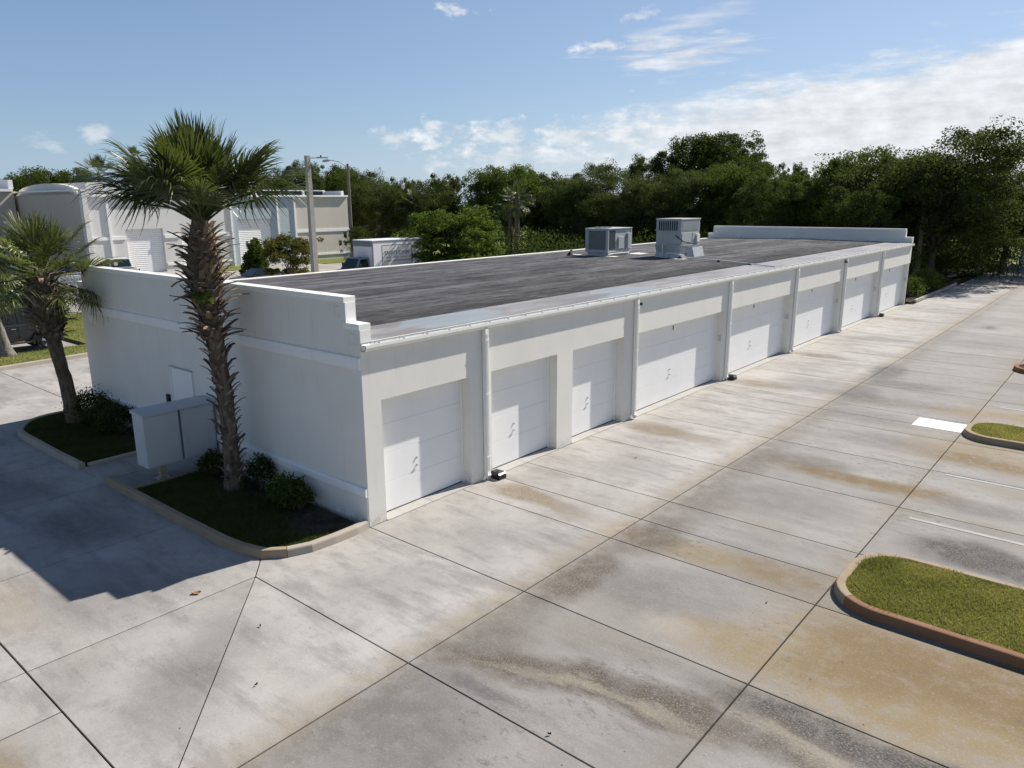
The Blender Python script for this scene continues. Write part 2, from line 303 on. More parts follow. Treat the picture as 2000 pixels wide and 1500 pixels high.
# ------------------------------------------------------------------ sky with clouds
def build_world():
    t = NT(world.node_tree); bg = world.node_tree.nodes['Background']
    sky = t.new('ShaderNodeTexSky', sky_type='NISHITA', sun_disc=False); sky.sun_elevation = SUN_EL; sky.sun_rotation = SUN_AZ
    sky.air_density = 1.0; sky.dust_density = 0.25; sky.ozone_density = 1.6; sky.altitude = 0
    d = t.new('ShaderNodeTexCoord').outputs['Generated']; s = t.sep(t.vmath('NORMALIZE', d))
    az = t.math('MULTIPLY', t.math('ARCTAN2', s[0], s[1]), 57.2958); el = t.math('MULTIPLY', t.math('ARCSINE', s[2]), 57.2958)
    cmb = t.new('ShaderNodeCombineXYZ'); t.put(cmb.inputs[0], az); t.put(cmb.inputs[1], el); ae = cmb.outputs[0]
    puff = t.noise(t.map(ae, sc=(.55, .95, 1)), 1.0, 5, .60)                           # cumulus lumps
    wisp = t.noise(t.map(ae, rot=(0, 0, -.16), sc=(.10, .85, 1)), 1.0, 4, .68, .5)     # drawn-out cirrus
    ripple = t.noise(t.map(ae, rot=(0, 0, -.20), sc=(.20, .85, 1)), 1.0, 5, .66)
    big = t.noise(t.map(ae, sc=(.07, .16, 1)), 1.0, 1, .5)
    def blob(a, e, ra, re, ro=0.0):
        q = t.map(ae, loc=(a, e, 0), rot=(0, 0, ro), sc=(ra, re, 1), typ='TEXTURE')
        return t.vmath('LENGTH', t.vmath('MULTIPLY', q, (1, 1, 0)))
    dens = None
    def add(v):
        nonlocal dens
        dens = v if dens is None else t.math('SUBTRACT', 1.0, t.math('MULTIPLY', t.math('SUBTRACT', 1.0, dens), t.math('SUBTRACT', 1.0, v)))
    def cloud(r, n, soft, st):                                                        # noise eats the blob
        add(t.rng(t.math('SUBTRACT', t.math('MULTIPLY_ADD', n, 3.4, -.85), r), 0, soft, 0, st))
    # the broad bright sheet from the right of the view round past the sun: its upper edge climbs with azimuth
    edge = t.math('MULTIPLY_ADD', t.math('MINIMUM', t.math('ADD', az, 29.0), 45.0), .145, 7.6)
    k = t.math('MULTIPLY_ADD', t.math('SUBTRACT', ripple, .5), 7.0, t.math('SUBTRACT', edge, el))
    k = t.math('MULTIPLY_ADD', t.math('SUBTRACT', big, .5), 3.0, k)
    add(t.math('MULTIPLY', t.rng(k, -.3, 2.6, 0, .93), t.math('MULTIPLY', t.rng(az, -40, -21), t.rng(az, 40, 75, 1, 0))))
    cloud(blob(-28.4, 9.9, 6.6, 1.3, .03), wisp, 1.0, .85); cloud(blob(-33.6, 10.6, 2.6, .55, .05), puff, .8, .8); cloud(blob(-26.5, 12.2, 6.5, 1.0, .22), wisp, 1.3, .5); cloud(blob(-31.5, 12.4, 1.8, .5, .1), puff, .9, .5)
    cloud(blob(-43.5, 12.9, 2.0, .55, -.12), puff, .8, .75)
    for a, e, ra, re, st in ((-45.0, 4.8, 3.2, 1.5, .72), (-48.5, 4.5, 1.9, 1.1, .6), (-40.5, 4.7, 3.4, 1.5, .72), (-36, 4.5, 3.6, 1.5, .72), (-31.7, 5.0, 3.6, 1.9, .8), (-27, 4.4, 4.6, 1.9, .75), (-38, 3.0, 12, 1.4, .5), (-70.6, 3.8, 1.9, .7, .35), (-68.1, 4.4, 1.3, .9, .5)):
        cloud(blob(a, e, ra, re), puff, .9, st)
    # scattered fair-weather cloud over the rest of the sky, and the milky air near the horizon
    add(t.math('MULTIPLY', t.rng(t.noise(t.map(ae, sc=(.05, .13, 1)), 1.0, 3, .6), .60, .80, 0, .6), t.rng(el, 17, 30)))
    hz = t.math('MAXIMUM', t.math('MULTIPLY', t.rng(el, -2, 10, 1, 0), t.rng(az, -80, -15, .72, .9)), t.rng(el, 8, 34, .30, .05))
    dens2 = dens
    lump = t.rng(t.math('ADD', t.math('MULTIPLY', puff, .5), t.math('MULTIPLY', ripple, .5)), .36, .64, .76, 1.08, False)
    cc = t.mix(1.0, (12.2, 12.5, 13.0, 1), lump, 'MULTIPLY')
    skyc = t.mix(1.0, sky.outputs[0], (1.04, 1.15, 1.33, 1), 'MULTIPLY')
    skyc = t.mix(hz, skyc, t.mix(t.rng(az, -75, -10), (5.2, 7.4, 10.8, 1), (9.0, 10.0, 11.6, 1)))
    t.put(bg.inputs[0], t.mix(dens2, skyc, cc)); bg.inputs[1].default_value = SKY_STRENGTH
build_world()

# ------------------------------------------------------------------ mesh helpers
class MB:
    def __init__(s): s.v = []; s.f = []
    def add(s, vs, fs):
        o = len(s.v); s.v += [tuple(v) for v in vs]; s.f += [tuple(i + o for i in f) for f in fs]; return s
    def box(s, x0, x1, y0, y1, z0, z1, b=0.0):
        if b <= 0:
            return s.add([(x0, y0, z0), (x1, y0, z0), (x1, y1, z0), (x0, y1, z0), (x0, y0, z1), (x1, y0, z1), (x1, y1, z1), (x0, y1, z1)],
                         [(3, 2, 1, 0), (4, 5, 6, 7), (0, 1, 5, 4), (1, 2, 6, 5), (2, 3, 7, 6), (3, 0, 4, 7)])
        bm = bmesh.new(); bmesh.ops.create_cube(bm, size=1)
        for v in bm.verts: v.co = Vector(((x0 + x1) / 2 + v.co.x * (x1 - x0), (y0 + y1) / 2 + v.co.y * (y1 - y0), (z0 + z1) / 2 + v.co.z * (z1 - z0)))
        bmesh.ops.bevel(bm, geom=bm.edges[:], offset=b, segments=2, affect='EDGES', profile=.5)
        bm.verts.ensure_lookup_table(); s.add([v.co[:] for v in bm.verts], [[v.index for v in f.verts] for f in bm.faces]); bm.free(); return s
    def prism(s, poly, z0, z1):                 # poly in xy, counter-clockwise
        n = len(poly)
        return s.add([(x, y, z0) for x, y in poly] + [(x, y, z1) for x, y in poly],
                     [tuple(range(n - 1, -1, -1)), tuple(range(n, 2 * n))] + [(i, (i + 1) % n, n + (i + 1) % n, n + i) for i in range(n)])
    def extr(s, poly, axis, a, b):              # poly (u,v) extruded along axis 'x' or 'y'
        n = len(poly); P = (lambda u, v, w: (w, u, v)) if axis == 'x' else (lambda u, v, w: (u, w, v))
        return s.add([P(u, v, a) for u, v in poly] + [P(u, v, b) for u, v in poly],
                     [tuple(range(n - 1, -1, -1)), tuple(range(n, 2 * n))] + [(i, (i + 1) % n, n + (i + 1) % n, n + i) for i in range(n)])
    def tube(s, pts, rad, k=8, cap=True):
        pts = [Vector(p) for p in pts]; rad = rad if isinstance(rad, (list, tuple)) else [rad] * len(pts)
        vs = []; fs = []
        for i, p in enumerate(pts):
            d = (pts[min(i + 1, len(pts) - 1)] - pts[max(i - 1, 0)]).normalized()
            u = d.cross(Vector((0, 0, 1)) if abs(d.z) < .9 else Vector((1, 0, 0))).normalized(); w = d.cross(u)
            for j in range(k):
                a = 2 * math.pi * j / k; vs.append(p + (u * math.cos(a) + w * math.sin(a)) * rad[i])
        for i in range(len(pts) - 1):
            for j in range(k):
                fs.append((i * k + j, i * k + (j + 1) % k, (i + 1) * k + (j + 1) % k, (i + 1) * k + j))
        if cap: fs += [tuple(range(k - 1, -1, -1)), tuple(range((len(pts) - 1) * k, len(pts) * k))]
        return s.add(vs, fs)
    def cyl(s, x, y, z0, z1, r, k=16, r2=None): return s.tube([(x, y, z0), (x, y, z1)], [r, r if r2 is None else r2], k)
    def disc(s, c, ax, r, h, k=20):             # short cylinder along an axis vector
        c = Vector(c); ax = Vector(ax).normalized(); return s.tube([c - ax * h / 2, c + ax * h / 2], r, k)
    def build(s, name, mat, parent=None, smooth=False, loc=None):
        me = bpy.data.meshes.new(name); me.from_pydata(s.v, [], s.f)
        bm = bmesh.new(); bm.from_mesh(me); bmesh.ops.recalc_face_normals(bm, faces=bm.faces[:]); bm.to_mesh(me); bm.free()
        me.materials.append(M[mat] if isinstance(mat, str) else mat)
        if smooth: me.polygons.foreach_set('use_smooth', [True] * len(me.polygons))
        return link(name, me, parent, loc)
def link(name, me, parent=None, loc=None):
    o = bpy.data.objects.new(name, me); C.objects.link(o)
    if parent is not None: o.parent = parent
    if loc is not None: o.location = loc
    return o
def tag(o, label=None, cat=None, group=None, kind=None):
    if label: o['label'] = label
    if cat: o['category'] = cat
    if group: o['group'] = group
    if kind: o['kind'] = kind
    return o
def empty(name, loc=(0, 0, 0), rz=0.0, label=None, cat=None, group=None):
    o = bpy.data.objects.new(name, None); C.objects.link(o); o.location = loc; o.rotation_euler = (0, 0, rz); o.empty_display_size = .2
    return tag(o, label, cat, group)
def tris_mesh(name, V, mat, n=3):
    """V: (faces, n, 3) array of separate little faces"""
    V = np.asarray(V, np.float32); nf = len(V); me = bpy.data.meshes.new(name)
    me.vertices.add(nf * n); me.vertices.foreach_set('co', V.reshape(-1))
    me.loops.add(nf * n); me.loops.foreach_set('vertex_index', np.arange(nf * n, dtype=np.int32))
    me.polygons.add(nf); me.polygons.foreach_set('loop_start', np.arange(0, nf * n, n, dtype=np.int32)); me.polygons.foreach_set('loop_total', np.full(nf, n, np.int32))
    me.update(); me.materials.append(M[mat]); return me

# ------------------------------------------------------------------ ground and pavement
tag(MB().box(-900, 900, -900, 900, -1.2, -.10).build('ground', 'lawn'), kind='structure')
tag(MB().box(-15.2 - 45, -13.2, -40, 47, -.5, -.012).build('street', 'street'), kind='structure')
pave = tag(MB().box(-24, 24, -30, 80.5, -.4, -.028).build('pavement', 'joint_fill'), kind='structure')
def slab(poly, top=0.0):
    n = len(poly); cx = sum(p[0] for p in poly) / n; cy = sum(p[1] for p in poly) / n; g = .011; ins = []
    for i in range(n):                          # inset by the half joint, chipped corners come from the bevel
        a, b, c = Vector(poly[i - 1]), Vector(poly[i]), Vector(poly[(i + 1) % n])
        d1, d2 = (b - a).normalized(), (c - b).normalized(); n1 = Vector((-d1.y, d1.x)); n2 = Vector((-d2.y, d2.x))
        bis = (n1 + n2).normalized(); k = g / max(.3, bis.dot(n1)); ins.append((b.x + bis.x * k, b.y + bis.y * k))
    mb = MB(); q = [(x + (cx - x) * .002, y + (cy - y) * .002) for x, y in ins]; n = len(ins)
    vs = [(x, y, -.06) for x, y in ins] + [(x, y, top - .006) for x, y in ins] + [(x, y, top) for x, y in q]
    fs = [tuple(range(2 * n, 3 * n))] + [(r * n + i, r * n + (i + 1) % n, (r + 1) * n + (i + 1) % n, (r + 1) * n + i) for r in (0, 1) for i in range(n)]
    mb.add(vs, fs); return mb.build('slab', concrete_for(poly), pave)
YJ = [-2.5, 0, 2.55, 3.65, 4.8, 7.5, 10.3, 13.0, 14.1, 15.1, 18.3, 21.4, 23.7, 26.1, 29, 32, 35, 38, 41, 44, 47, 50, 53, 57, 61, 65, 70, 75, 80]
def rect(x0, x1, y0, y1): return [(x0, y0), (x1, y0), (x1, y1), (x0, y1)]
for y0, y1 in zip(YJ[:-1], YJ[1:]):
    for x0, x1 in ((0.05, 3.85), (3.85, 7.6), (7.6, 11.4), (11.4, 15.2)):
        if x0 == .05 and y0 >= 41: x0 = .35
        if x1 > 11.5 and (y0 < -3 or y0 > 40): continue
        slab([(.05, -2.5), (3.85, -2.5), (3.85, 0), (-.5, 0), (-.5, -2.05)] if x0 < .1 and y0 < -1 else rect(0 if x0 == .05 else x0, x1, y0, y1))
for x0, x1 in ((-16.6, -12.2), (-12.2, -8.95), (-8.95, -6.4), (-6.4, -3.1), (-3.1, .05)):
    (slab(rect(x0, x1, -5.92, -2.9 if x0 < -16 else -.02)) if x1 < 0 else slab([(-3.1, -5.92), (.05, -5.92), (.05, -2.5), (-.5, -2.05), (-.5, -.02), (-3.1, -.02)])); slab(rect(x0, x1, -9.6, -5.92))
slab([(.05, -2.5), (.05, -5.92), (3.85, -5.92)]); slab([(.05, -2.5), (3.85, -5.92), (3.85, -2.5)])
slab(rect(3.85, 7.6, -5.92, -2.5)); slab(rect(7.6, 11.4, -5.92, -2.5))
for x0, x1 in ((.05, 1.3), (1.3, 3.85), (3.85, 7.6)): slab(rect(x0, x1, -9.6, -5.92))
for x0, x1 in ((-22.0, -18.8), (-18.8, -16.6), (-16.6, -12.2)):
    for y0, y1 in ((-9.6, -5.92), (-5.92, -2.9), (-2.9, .08), (.08, 3.4), (3.4, 6.7), (6.7, 10)):
        if x1 > -13.5 and y0 < -2.95: continue
        slab(rect(x0, x1 if y0 < 0 or x1 < -13 else -12.86, y0, y1))
for x0, x1 in ((-7.86, -6.6), (-6.6, -5.4)):                                # walk in front of the service cabinets
    slab(rect(x0, x1, -2.25, -.05), .035)
tag(MB().cyl(3.53, -5.40, -.02, .006, .075, 20).cyl(3.53, -5.40, .006, .012, .05, 20).build('cleanout_cap', 'iron'), 'small round black cleanout cap where the slab joints meet, bottom edge', 'drain cap')

def patch(name, label, cat, x0, x1, y0, y1, mat='line_paint', group=None):
    return tag(MB().box(x0, x1, y0, y1, .003, .006).build(name, mat), label, cat, group)
patch('painted_patch', 'white painted rectangle on the concrete beside the far grass island', 'pavement marking', 6.38, 7.58, 13.97, 14.9, 'road_paint')
patch('parking_line', 'faded white parking line just beyond the dark oil stain', 'pavement marking', 7.9, 13, 7.0, 7.1)
patch('parking_line', 'faded white parking line midway between the two grass islands', 'pavement marking', 7.95, 13, 10.15, 10.24)
patch('parking_line', 'short faded white parking line beyond the far grass island', 'pavement marking', 8.0, 13, 17.5, 17.6)

# ------------------------------------------------------------------ kerbs, beds and grass
def arc(cx, cy, rx, ry, a0, a1, n=9): return [(cx + rx * math.cos(R_(a0 + (a1 - a0) * i / n)), cy + ry * math.sin(R_(a0 + (a1 - a0) * i / n))) for i in range(n + 1)]
def curb(parent, path, inward, h=.155, w=.17, mat='curb', seg=2.6, base=0.0, mats=None):
    """sweep a battered kerb section along path, cut into stones; inward=+1 puts the width to the left of the path"""
    P = [Vector(p) for p in path]; prof = [(0, base - .05), (.022, base + h - .03), (.034, base + h - .008), (.055, base + h), (w - .02, base + h), (w, base + h - .015), (w, base - .05)]
    acc = 0; start = 0; pieces = []
    for i in range(1, len(P)):
        acc += (P[i] - P[i - 1]).length
        if acc >= seg or i == len(P) - 1: pieces.append((start, i)); start = i; acc = 0
    nrm = []
    for i in range(len(P)):
        d = (P[min(i + 1, len(P) - 1)] - P[max(0, i - 1)]).normalized(); nrm.append(Vector((-d.y, d.x)) * inward)
    for pi, (a, b) in enumerate(pieces):
        mb = MB(); vs = []; fs = []; k = len(prof)
        for i in range(a, b + 1):
            q = P[i].copy()
            if i == a: q += (P[a + 1] - P[a]).normalized() * .005
            if i == b: q += (P[b - 1] - P[b]).normalized() * .005
            vs += [(q.x + nrm[i].x * o, q.y + nrm[i].y * o, z) for o, z in prof]
        for i in range(b - a):
            for j in range(k): fs.append((i * k + j, i * k + (j + 1) % k, (i + 1) * k + (j + 1) % k, (i + 1) * k + j))
        fs += [tuple(range(k)), tuple(range((b - a) * k, (b - a + 1) * k))]
        mb.add(vs, fs); mb.build('curb_stone', mats[pi % len(mats)] if mats else mat, parent)
def densify(path, d=.5):
    out = [path[0]]
    for a, b in zip(path[:-1], path[1:]):
        n = max(1, int(math.hypot(b[0] - a[0], b[1] - a[1]) / d))
        out += [(a[0] + (b[0] - a[0]) * i / n, a[1] + (b[1] - a[1]) * i / n) for i in range(1, n + 1)]
    return out
def inside(px, py, poly):
    r = np.zeros(len(px), bool); n = len(poly)
    for i in range(n):
        (x1, y1), (x2, y2) = poly[i], poly[(i + 1) % n]
        with np.errstate(divide='ignore', invalid='ignore'):
            r ^= ((y1 > py) != (y2 > py)) & (px < (x2 - x1) * (py - y1) / (y2 - y1 + 1e-12) + x1)
    return r
def grass(name, poly, n, z, hmin, hmax, mat, seed, label, thin=None, parent=None, wide=.006):
    g = np.random.default_rng(seed); xs = [p[0] for p in poly]; ys = [p[1] for p in poly]
    x = g.uniform(min(xs), max(xs), n * 2); y = g.uniform(min(ys), max(ys), n * 2); k = inside(x, y, poly)
    if thin is not None: k &= thin(x, y, g)
    x, y = x[k][:n], y[k][:n]; n = len(x); a = g.uniform(0, 2 * np.pi, n); h = g.uniform(hmin, hmax, n) * (0.7 + .5 * np.sin(x * 3.1 + 1.3 * np.sin(y * 2.3)) ** 2); w = g.uniform(.6, 1.3, n) * wide
    ln = g.uniform(.3, 1.3, n) * h; b = g.uniform(0, 2 * np.pi, n)
    V = np.zeros((n, 3, 3)); V[:, 0] = np.stack([x - np.cos(a) * w, y - np.sin(a) * w, np.full(n, z)], 1); V[:, 1] = np.stack([x + np.cos(a) * w, y + np.sin(a) * w, np.full(n, z)], 1)
    V[:, 2] = np.stack([x + np.cos(b) * ln, y + np.sin(b) * ln, z + h], 1)
    o = link(name, tris_mesh(name, V, mat), parent); return tag(o, label, 'grass' if parent is None else None, kind='stuff')
def offset_poly(poly, d):                       # shrink a convex-ish counter-clockwise outline
    out = []; n = len(poly)
    for i in range(n):
        a, b, c = Vector(poly[i - 1]), Vector(poly[i]), Vector(poly[(i + 1) % n])
        t_ = (c - a).normalized(); out.append((b.x - t_.y * d, b.y + t_.x * d))
    return out

def parking_island(name, label, x0, x1, y0, y1, r, front, seed, glabel):
    root = empty(name, (0, 0, 0), 0, label, 'planter')
    nose_f = arc(x0 + r, y0 + r, r, r, 180, 270); nose_b = arc(x0 + r, y1 - r, r, r, 90, 180)
    path = densify([(x1, y1)] + nose_b + nose_f + [(x1, y0)], .4)
    fpath = densify([(x0, y1 - r)] + nose_f + [(x1, y0)], .3); bpath = densify([(x1, y1)] + nose_b, .3)
    curb(root, bpath, 1, mat='curb', seg=2.2); curb(root, fpath[:8], 1, mat='curb', seg=9); curb(root, fpath[7:], 1, mat=front, seg=2.6)
    poly = offset_poly(path, .165); MB().prism(poly, .0, .115).build('soil_bed', 'turf', root)
    grass('lawn_grass', poly, 80000 if x1 - x0 > 5 and y0 < 5 else 36000, .112, .025, .085, 'grass', seed, glabel, wide=.008); return root
parking_island('parking_island', 'large curbed grass island in the right foreground with rust brown curb face', 7.62, 13.5, 2.62, 4.95, .85, 'curb_rust', 3, 'short green grass covering the near parking island')
parking_island('parking_island', 'smaller curbed grass island farther off beside the white painted rectangle', 7.62, 12.5, 13.35, 15.15, .72, 'curb', 4, 'short green grass covering the far parking island')
isl3 = empty('parking_island', (0, 0, 0), 0, 'curbed island nose just showing at the right edge, middle distance', 'planter')
curb(isl3, densify([(12, 24.9)] + arc(8.35, 24.05, .85, .85, 90, 270) + [(12, 23.2)], .4), 1, mat='curb_rust'); MB().prism(offset_poly([(12, 24.9)] + arc(8.35, 24.05, .85, .85, 90, 270) + [(12, 23.2)], .165), 0, .115).build('soil_bed', 'soil', isl3)

# planting beds along the end wall
bedL = empty('planting_bed', (0, 0, 0), 0, 'curbed planting bed at the far left corner, around the leaning palm', 'planter')
outL = densify([(-13.35, -.05)] + arc(-11.6, -.95, 1.75, 1.4, 180, 270, 10) + [(-9.2, -2.36), (-7.86, -2.33)], .45)
curb(bedL, outL, 1, mat='curb_pale', seg=2.9)
pl = offset_poly(outL + [(-7.86, -.05)], .16); MB().prism(pl, 0, .10).build('soil_bed', 'soil', bedL)
MB().box(-7.94, -7.80, -2.1, -.02, 0, .11, .015).build('curb_stone', 'curb_pale', bedL)
bedR = empty('planting_bed', (0, 0, 0), 0, 'curbed planting bed by the front corner, around the tall palm', 'planter')
outR = densify([(-6.4, -2.31), (-3.2, -2.31), (-1.5, -2.28)] + [(-.95, -2.22), (-.43, -2.08), (-.12, -1.76), (.05, -1.34), (.09, -.85), (.09, -.35), (.06, -.06)], .45)
curb(bedR, outR, 1, mat='curb', seg=2.9, mats=['curb', 'curb', 'curb_pale'])
pr = offset_poly([(-5.36, -2.28)] + [q for q in outR if q[0] > -5.2] + [(-.1, -.03), (-5.36, -.03)], .15); MB().prism(pr, 0, .10).build('soil_bed', 'soil', bedR)
MB().box(-5.42, -5.33, -2.1, -.02, 0, .115, .015).build('bed_edging', 'curb', bedR)
thinR = lambda x, y, g: (y < -.75 - .25 * (x + 5.4) / 5.4 + g.normal(0, .12, len(x)) + .25 * np.sin(x * 2.0))
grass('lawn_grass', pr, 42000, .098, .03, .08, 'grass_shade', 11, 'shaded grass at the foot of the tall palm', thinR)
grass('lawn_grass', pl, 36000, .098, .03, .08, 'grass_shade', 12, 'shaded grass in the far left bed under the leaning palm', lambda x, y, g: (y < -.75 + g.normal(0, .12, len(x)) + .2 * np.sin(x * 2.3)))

# verge across the drive at the left, with its kerb
verge = empty('street_verge', (0, 0, 0), 0, 'raised grass verge with a long curb across the drive, left edge', 'verge')
curb(verge, densify([(-21.85, -12), (-21.87, .1), (-22.2, 3.5), (-22.45, 6), (-22.7, 12)], 1.0), 1, mat='curb_pale', seg=3.0)
vp = [(-22.0, -12), (-22.05, .1), (-22.38, 3.5), (-22.63, 6), (-22.87, 12), (-35.5, 9.8), (-35.5, 4.3), (-24.55, 4.3), (-24.45, -12)]
MB().prism(vp, -.05, .12).build('soil_bed', 'lawn', verge)
grass('verge_grass', vp, 60000, .118, .04, .10, 'grass_dry', 13, 'sunlit yellowish grass on the street verge', wide=.012)
MB

# bed along the trees past the far end of the building
bedF = empty('planting_bed', (0, 0, 0), 0, 'dark mulched bed under the trees past the far end of the building', 'planter')
curb(bedF, densify([(.28, 42.2), (.28, 54.5)], 1.5), 1, mat='curb_pale', seg=3); curb(bedF, densify([(-1.3, 60), (-1.0, 66), (-.6, 73)], 1.5), 1, mat='curb_pale', seg=3)
MB().prism([(.12, 41.3), (.12, 54.5), (-1.5, 60), (-.8, 73.2), (-30, 74), (-30, 41.3)], -.05, .09).build('soil_bed', 'soil', bedF)

# ------------------------------------------------------------------ the storage building
W, L = 12.79, 40.73
OPEN = [(.43, 2.89), (3.57, 6.01), (6.67, 9.11), (9.84, 15.47), (16.05, 21.70), (22.29, 27.96), (28.56, 34.22), (34.81, 40.42)]
ZO, ZG, DEP = 2.46, 3.60, .27
bld = empty('storage_building', (0, 0, 0), 0, 'long low white stucco storage building with a row of garage doors', 'building')
mb = MB(); ys = [.0] + [v for o in OPEN for v in o] + [L]
for a, b in zip(ys[0::2], ys[1::2]): mb.box(-DEP - .06, 0, max(a, .22), b, 0, ZO)
mb.box(-DEP - .06, 0, .22, L - .22, ZO, ZG + .02)
bmw = mb.build('facade_wall', 'stucco', bld)
prof = [(-W, 0), (0, 0), (0, 3.93), (-.395, 3.93), (-.395, 4.40), (-W + .395, 4.40), (-W + .395, 3.93), (-W, 3.93)]
for y0, y1, nm in ((0, .22, 'end_wall'), (L - .22, L, 'end_wall')): MB().extr(prof, 'y', y0, y1).build(nm, 'stucco', bld)
MB().box(-W, -W + .2, .22, L - .22, 0, 3.58).build('rear_wall', 'stucco', bld)
MB().box(-DEP - 3, -DEP - .1, .3, L - .3, .02, .05).build('interior_floor', 'joint_fill', bld)
# coping, steps, bands
def coping(y0, y1):
    for x0, x1, z in ((-.42, .022, 3.93), (-W - .022, -W + .42, 3.93)): MB().box(x0, x1, y0, y1, z - .075, z + .035, .006).build('coping', 'metal_white', bld)
    xs = [-.375, -3.4, -6.4, -9.4, -W + .375]
    for a, b in zip(xs[:-1], xs[1:]): MB().box(b + .003, a - .003, y0, y1, 4.325, 4.435, .006).build('coping', 'metal_white', bld)
    for x in (-.372, -W + .372):
        MB().box(x - .012, x + .012, y0 + .02, y1 - .02, 3.966, 4.324).build('coping_riser', 'metal_white', bld)
coping(-.028, .248); coping(L - .248, L + .028)
MB().box(.002, .03, -.012, .235, 3.615, 3.852, .004).build('coping_end', 'metal_white', bld); MB().box(.002, .03, L - .235, L + .012, 3.615, 3.852, .004).build('coping_end', 'metal_white', bld)
MB().extr([(0.004, 3.5), (0.06, 3.55), (.004, 3.60)], 'y', .02, .2).build('corner_flashing', 'metal_white', bld)
MB().extr([(-.003, 3.10), (-.055, 3.12), (-.055, 3.30), (-.045, 3.335), (-.003, 3.345)], 'x', -W - .03, -.004).build('trim_band', 'trim_white', bld)
MB().extr([(-.003, .60), (-.06, .625), (-.06, .755), (-.045, .785), (-.003, .795)], 'x', -W - .03, -.004).build('trim_band', 'trim_white', bld)
MB().box(-W - .02, -.006, -.028, -.003, 0, .60).build('plinth', 'stucco', bld)
def reveal(x0, x1, z0, z1):                        # square stucco reveal
    m_ = MB(); e = .011
    for a in ((x0, x0 + e, z0, z1), (x1 - e, x1, z0, z1), (x0 + e, x1 - e, z0, z0 + e), (x0 + e, x1 - e, z1 - e, z1)): m_.box(a[0], a[1], -.016, .0, a[2], a[3])
    m_.box(x0 + e, x1 - e, -.006, .0, z0 + e, z1 - e); m_.build('stucco_panel', 'stucco', bld)
reveal(-.70, -.54, 4.05, 4.25); reveal(-.28, -.10, 3.56, 3.77); reveal(-12.1, -11.92, 4.05, 4.25)
MB().box(-12.28, -11.76, -.022, 0, 2.83, 3.04, .006).build('vent_plate', 'trim_white', bld)
# roof
RZ = lambda x: 3.60 + .10 * (1 - abs(x + 6.0) / 6.8)
MB().add([(-W, .22, 3.56), (0, .22, 3.56), (0, L - .22, 3.56), (-W, L - .22, 3.56), (-W, .22, RZ(-W)), (0, .22, RZ(0)), (0, L - .22, RZ(0)), (-W, L - .22, RZ(-W)), (-6, .22, RZ(-6)), (-6, L - .22, RZ(-6))],
         [(0, 1, 2, 3), (4, 8, 9, 7), (8, 5, 6, 9), (0, 4, 7, 3), (1, 5, 6, 2), (0, 1, 5, 8, 4), (3, 2, 6, 9, 7)]).build('roof_deck', 'roof', bld)
sw = .93; x = -W + .25; row = 0; rr = random.Random(5)
while x < -1.35:
    x1 = min(x + sw, -1.25); y = .24; first = rr.uniform(2.5, 9.5)
    while y < L - .24:
        y1 = min(y + (first if y < .3 else 10.0), L - .24)
        if L - .24 - y1 < 1: y1 = L - .24
        dz = .010 + rr.uniform(0, .004); a, b = RZ(x) + .004, RZ(x1) + .004
        MB().add([(x - .02, y, a), (x1, y + .0, b), (x1, y1 - .004, b), (x - .02, y1 - .004, a), (x - .02, y, a + dz * .5), (x1, y, b + dz), (x1, y1 - .004, b + dz * .8), (x - .02, y1 - .004, a + dz * .3)],
                 [(3, 2, 1, 0), (4, 5, 6, 7), (0, 1, 5, 4), (1, 2, 6, 5), (2, 3, 7, 6), (3, 0, 4, 7)]).build('roof_sheet', 'roof', bld)
        y = y1 + .004
    x = x1; row += 1
def sheet(name, x0, x1, mat, dz):
    MB().add([(x0, .23, RZ(x0) + dz), (x1, .23, RZ(x1) + dz), (x1, L - .23, RZ(x1) + dz), (x0, L - .23, RZ(x0) + dz), (x0, .23, RZ(x0)), (x1, .23, RZ(x1)), (x1, L - .23, RZ(x1)), (x0, L - .23, RZ(x0))],
             [(0, 1, 2, 3), (4, 5, 1, 0), (5, 6, 2, 1), (6, 7, 3, 2), (7, 4, 0, 3)]).build(name, mat, bld)
sheet('edge_coating', -1.24, -.03, 'coating', .016); sheet('edge_coating', -W + .01, -W + .42, 'pad_white', .024)
MB().extr([(-.16, 3.618), (.012, 3.606), (.012, 3.55), (.004, 3.55), (.004, 3.60), (-.16, 3.611)], 'y', .24, L - .24).build('edge_flashing', 'galv', bld)
# gutter with straps
gp = [(.006, 3.585), (.006, 3.455), (.075, 3.455), (.10, 3.50), (.13, 3.525), (.13, 3.585), (.118, 3.585), (.118, 3.532), (.092, 3.508), (.068, 3.467), (.018, 3.467), (.018, 3.585)]
gut = MB().extr(gp, 'y', .03, L - .03)
gut.box(.006, .128, .03, .036, 3.457, 3.58).box(.006, .128, L - .036, L - .03, 3.457, 3.58); gutter = gut.build('gutter', 'metal_white', bld)
st = MB().box(-.05, .126, -.012, .012, 3.594, 3.599).add([], []).box(.10, .128, -.016, .016, 3.588, 3.606).build('gutter_strap', 'galv', bld, loc=(0, .35, 0)); k = 1
for i in range(1, 66):
    o = st.copy(); C.objects.link(o); o.parent = bld; o.location = (0, .35 + i * .615, 0)
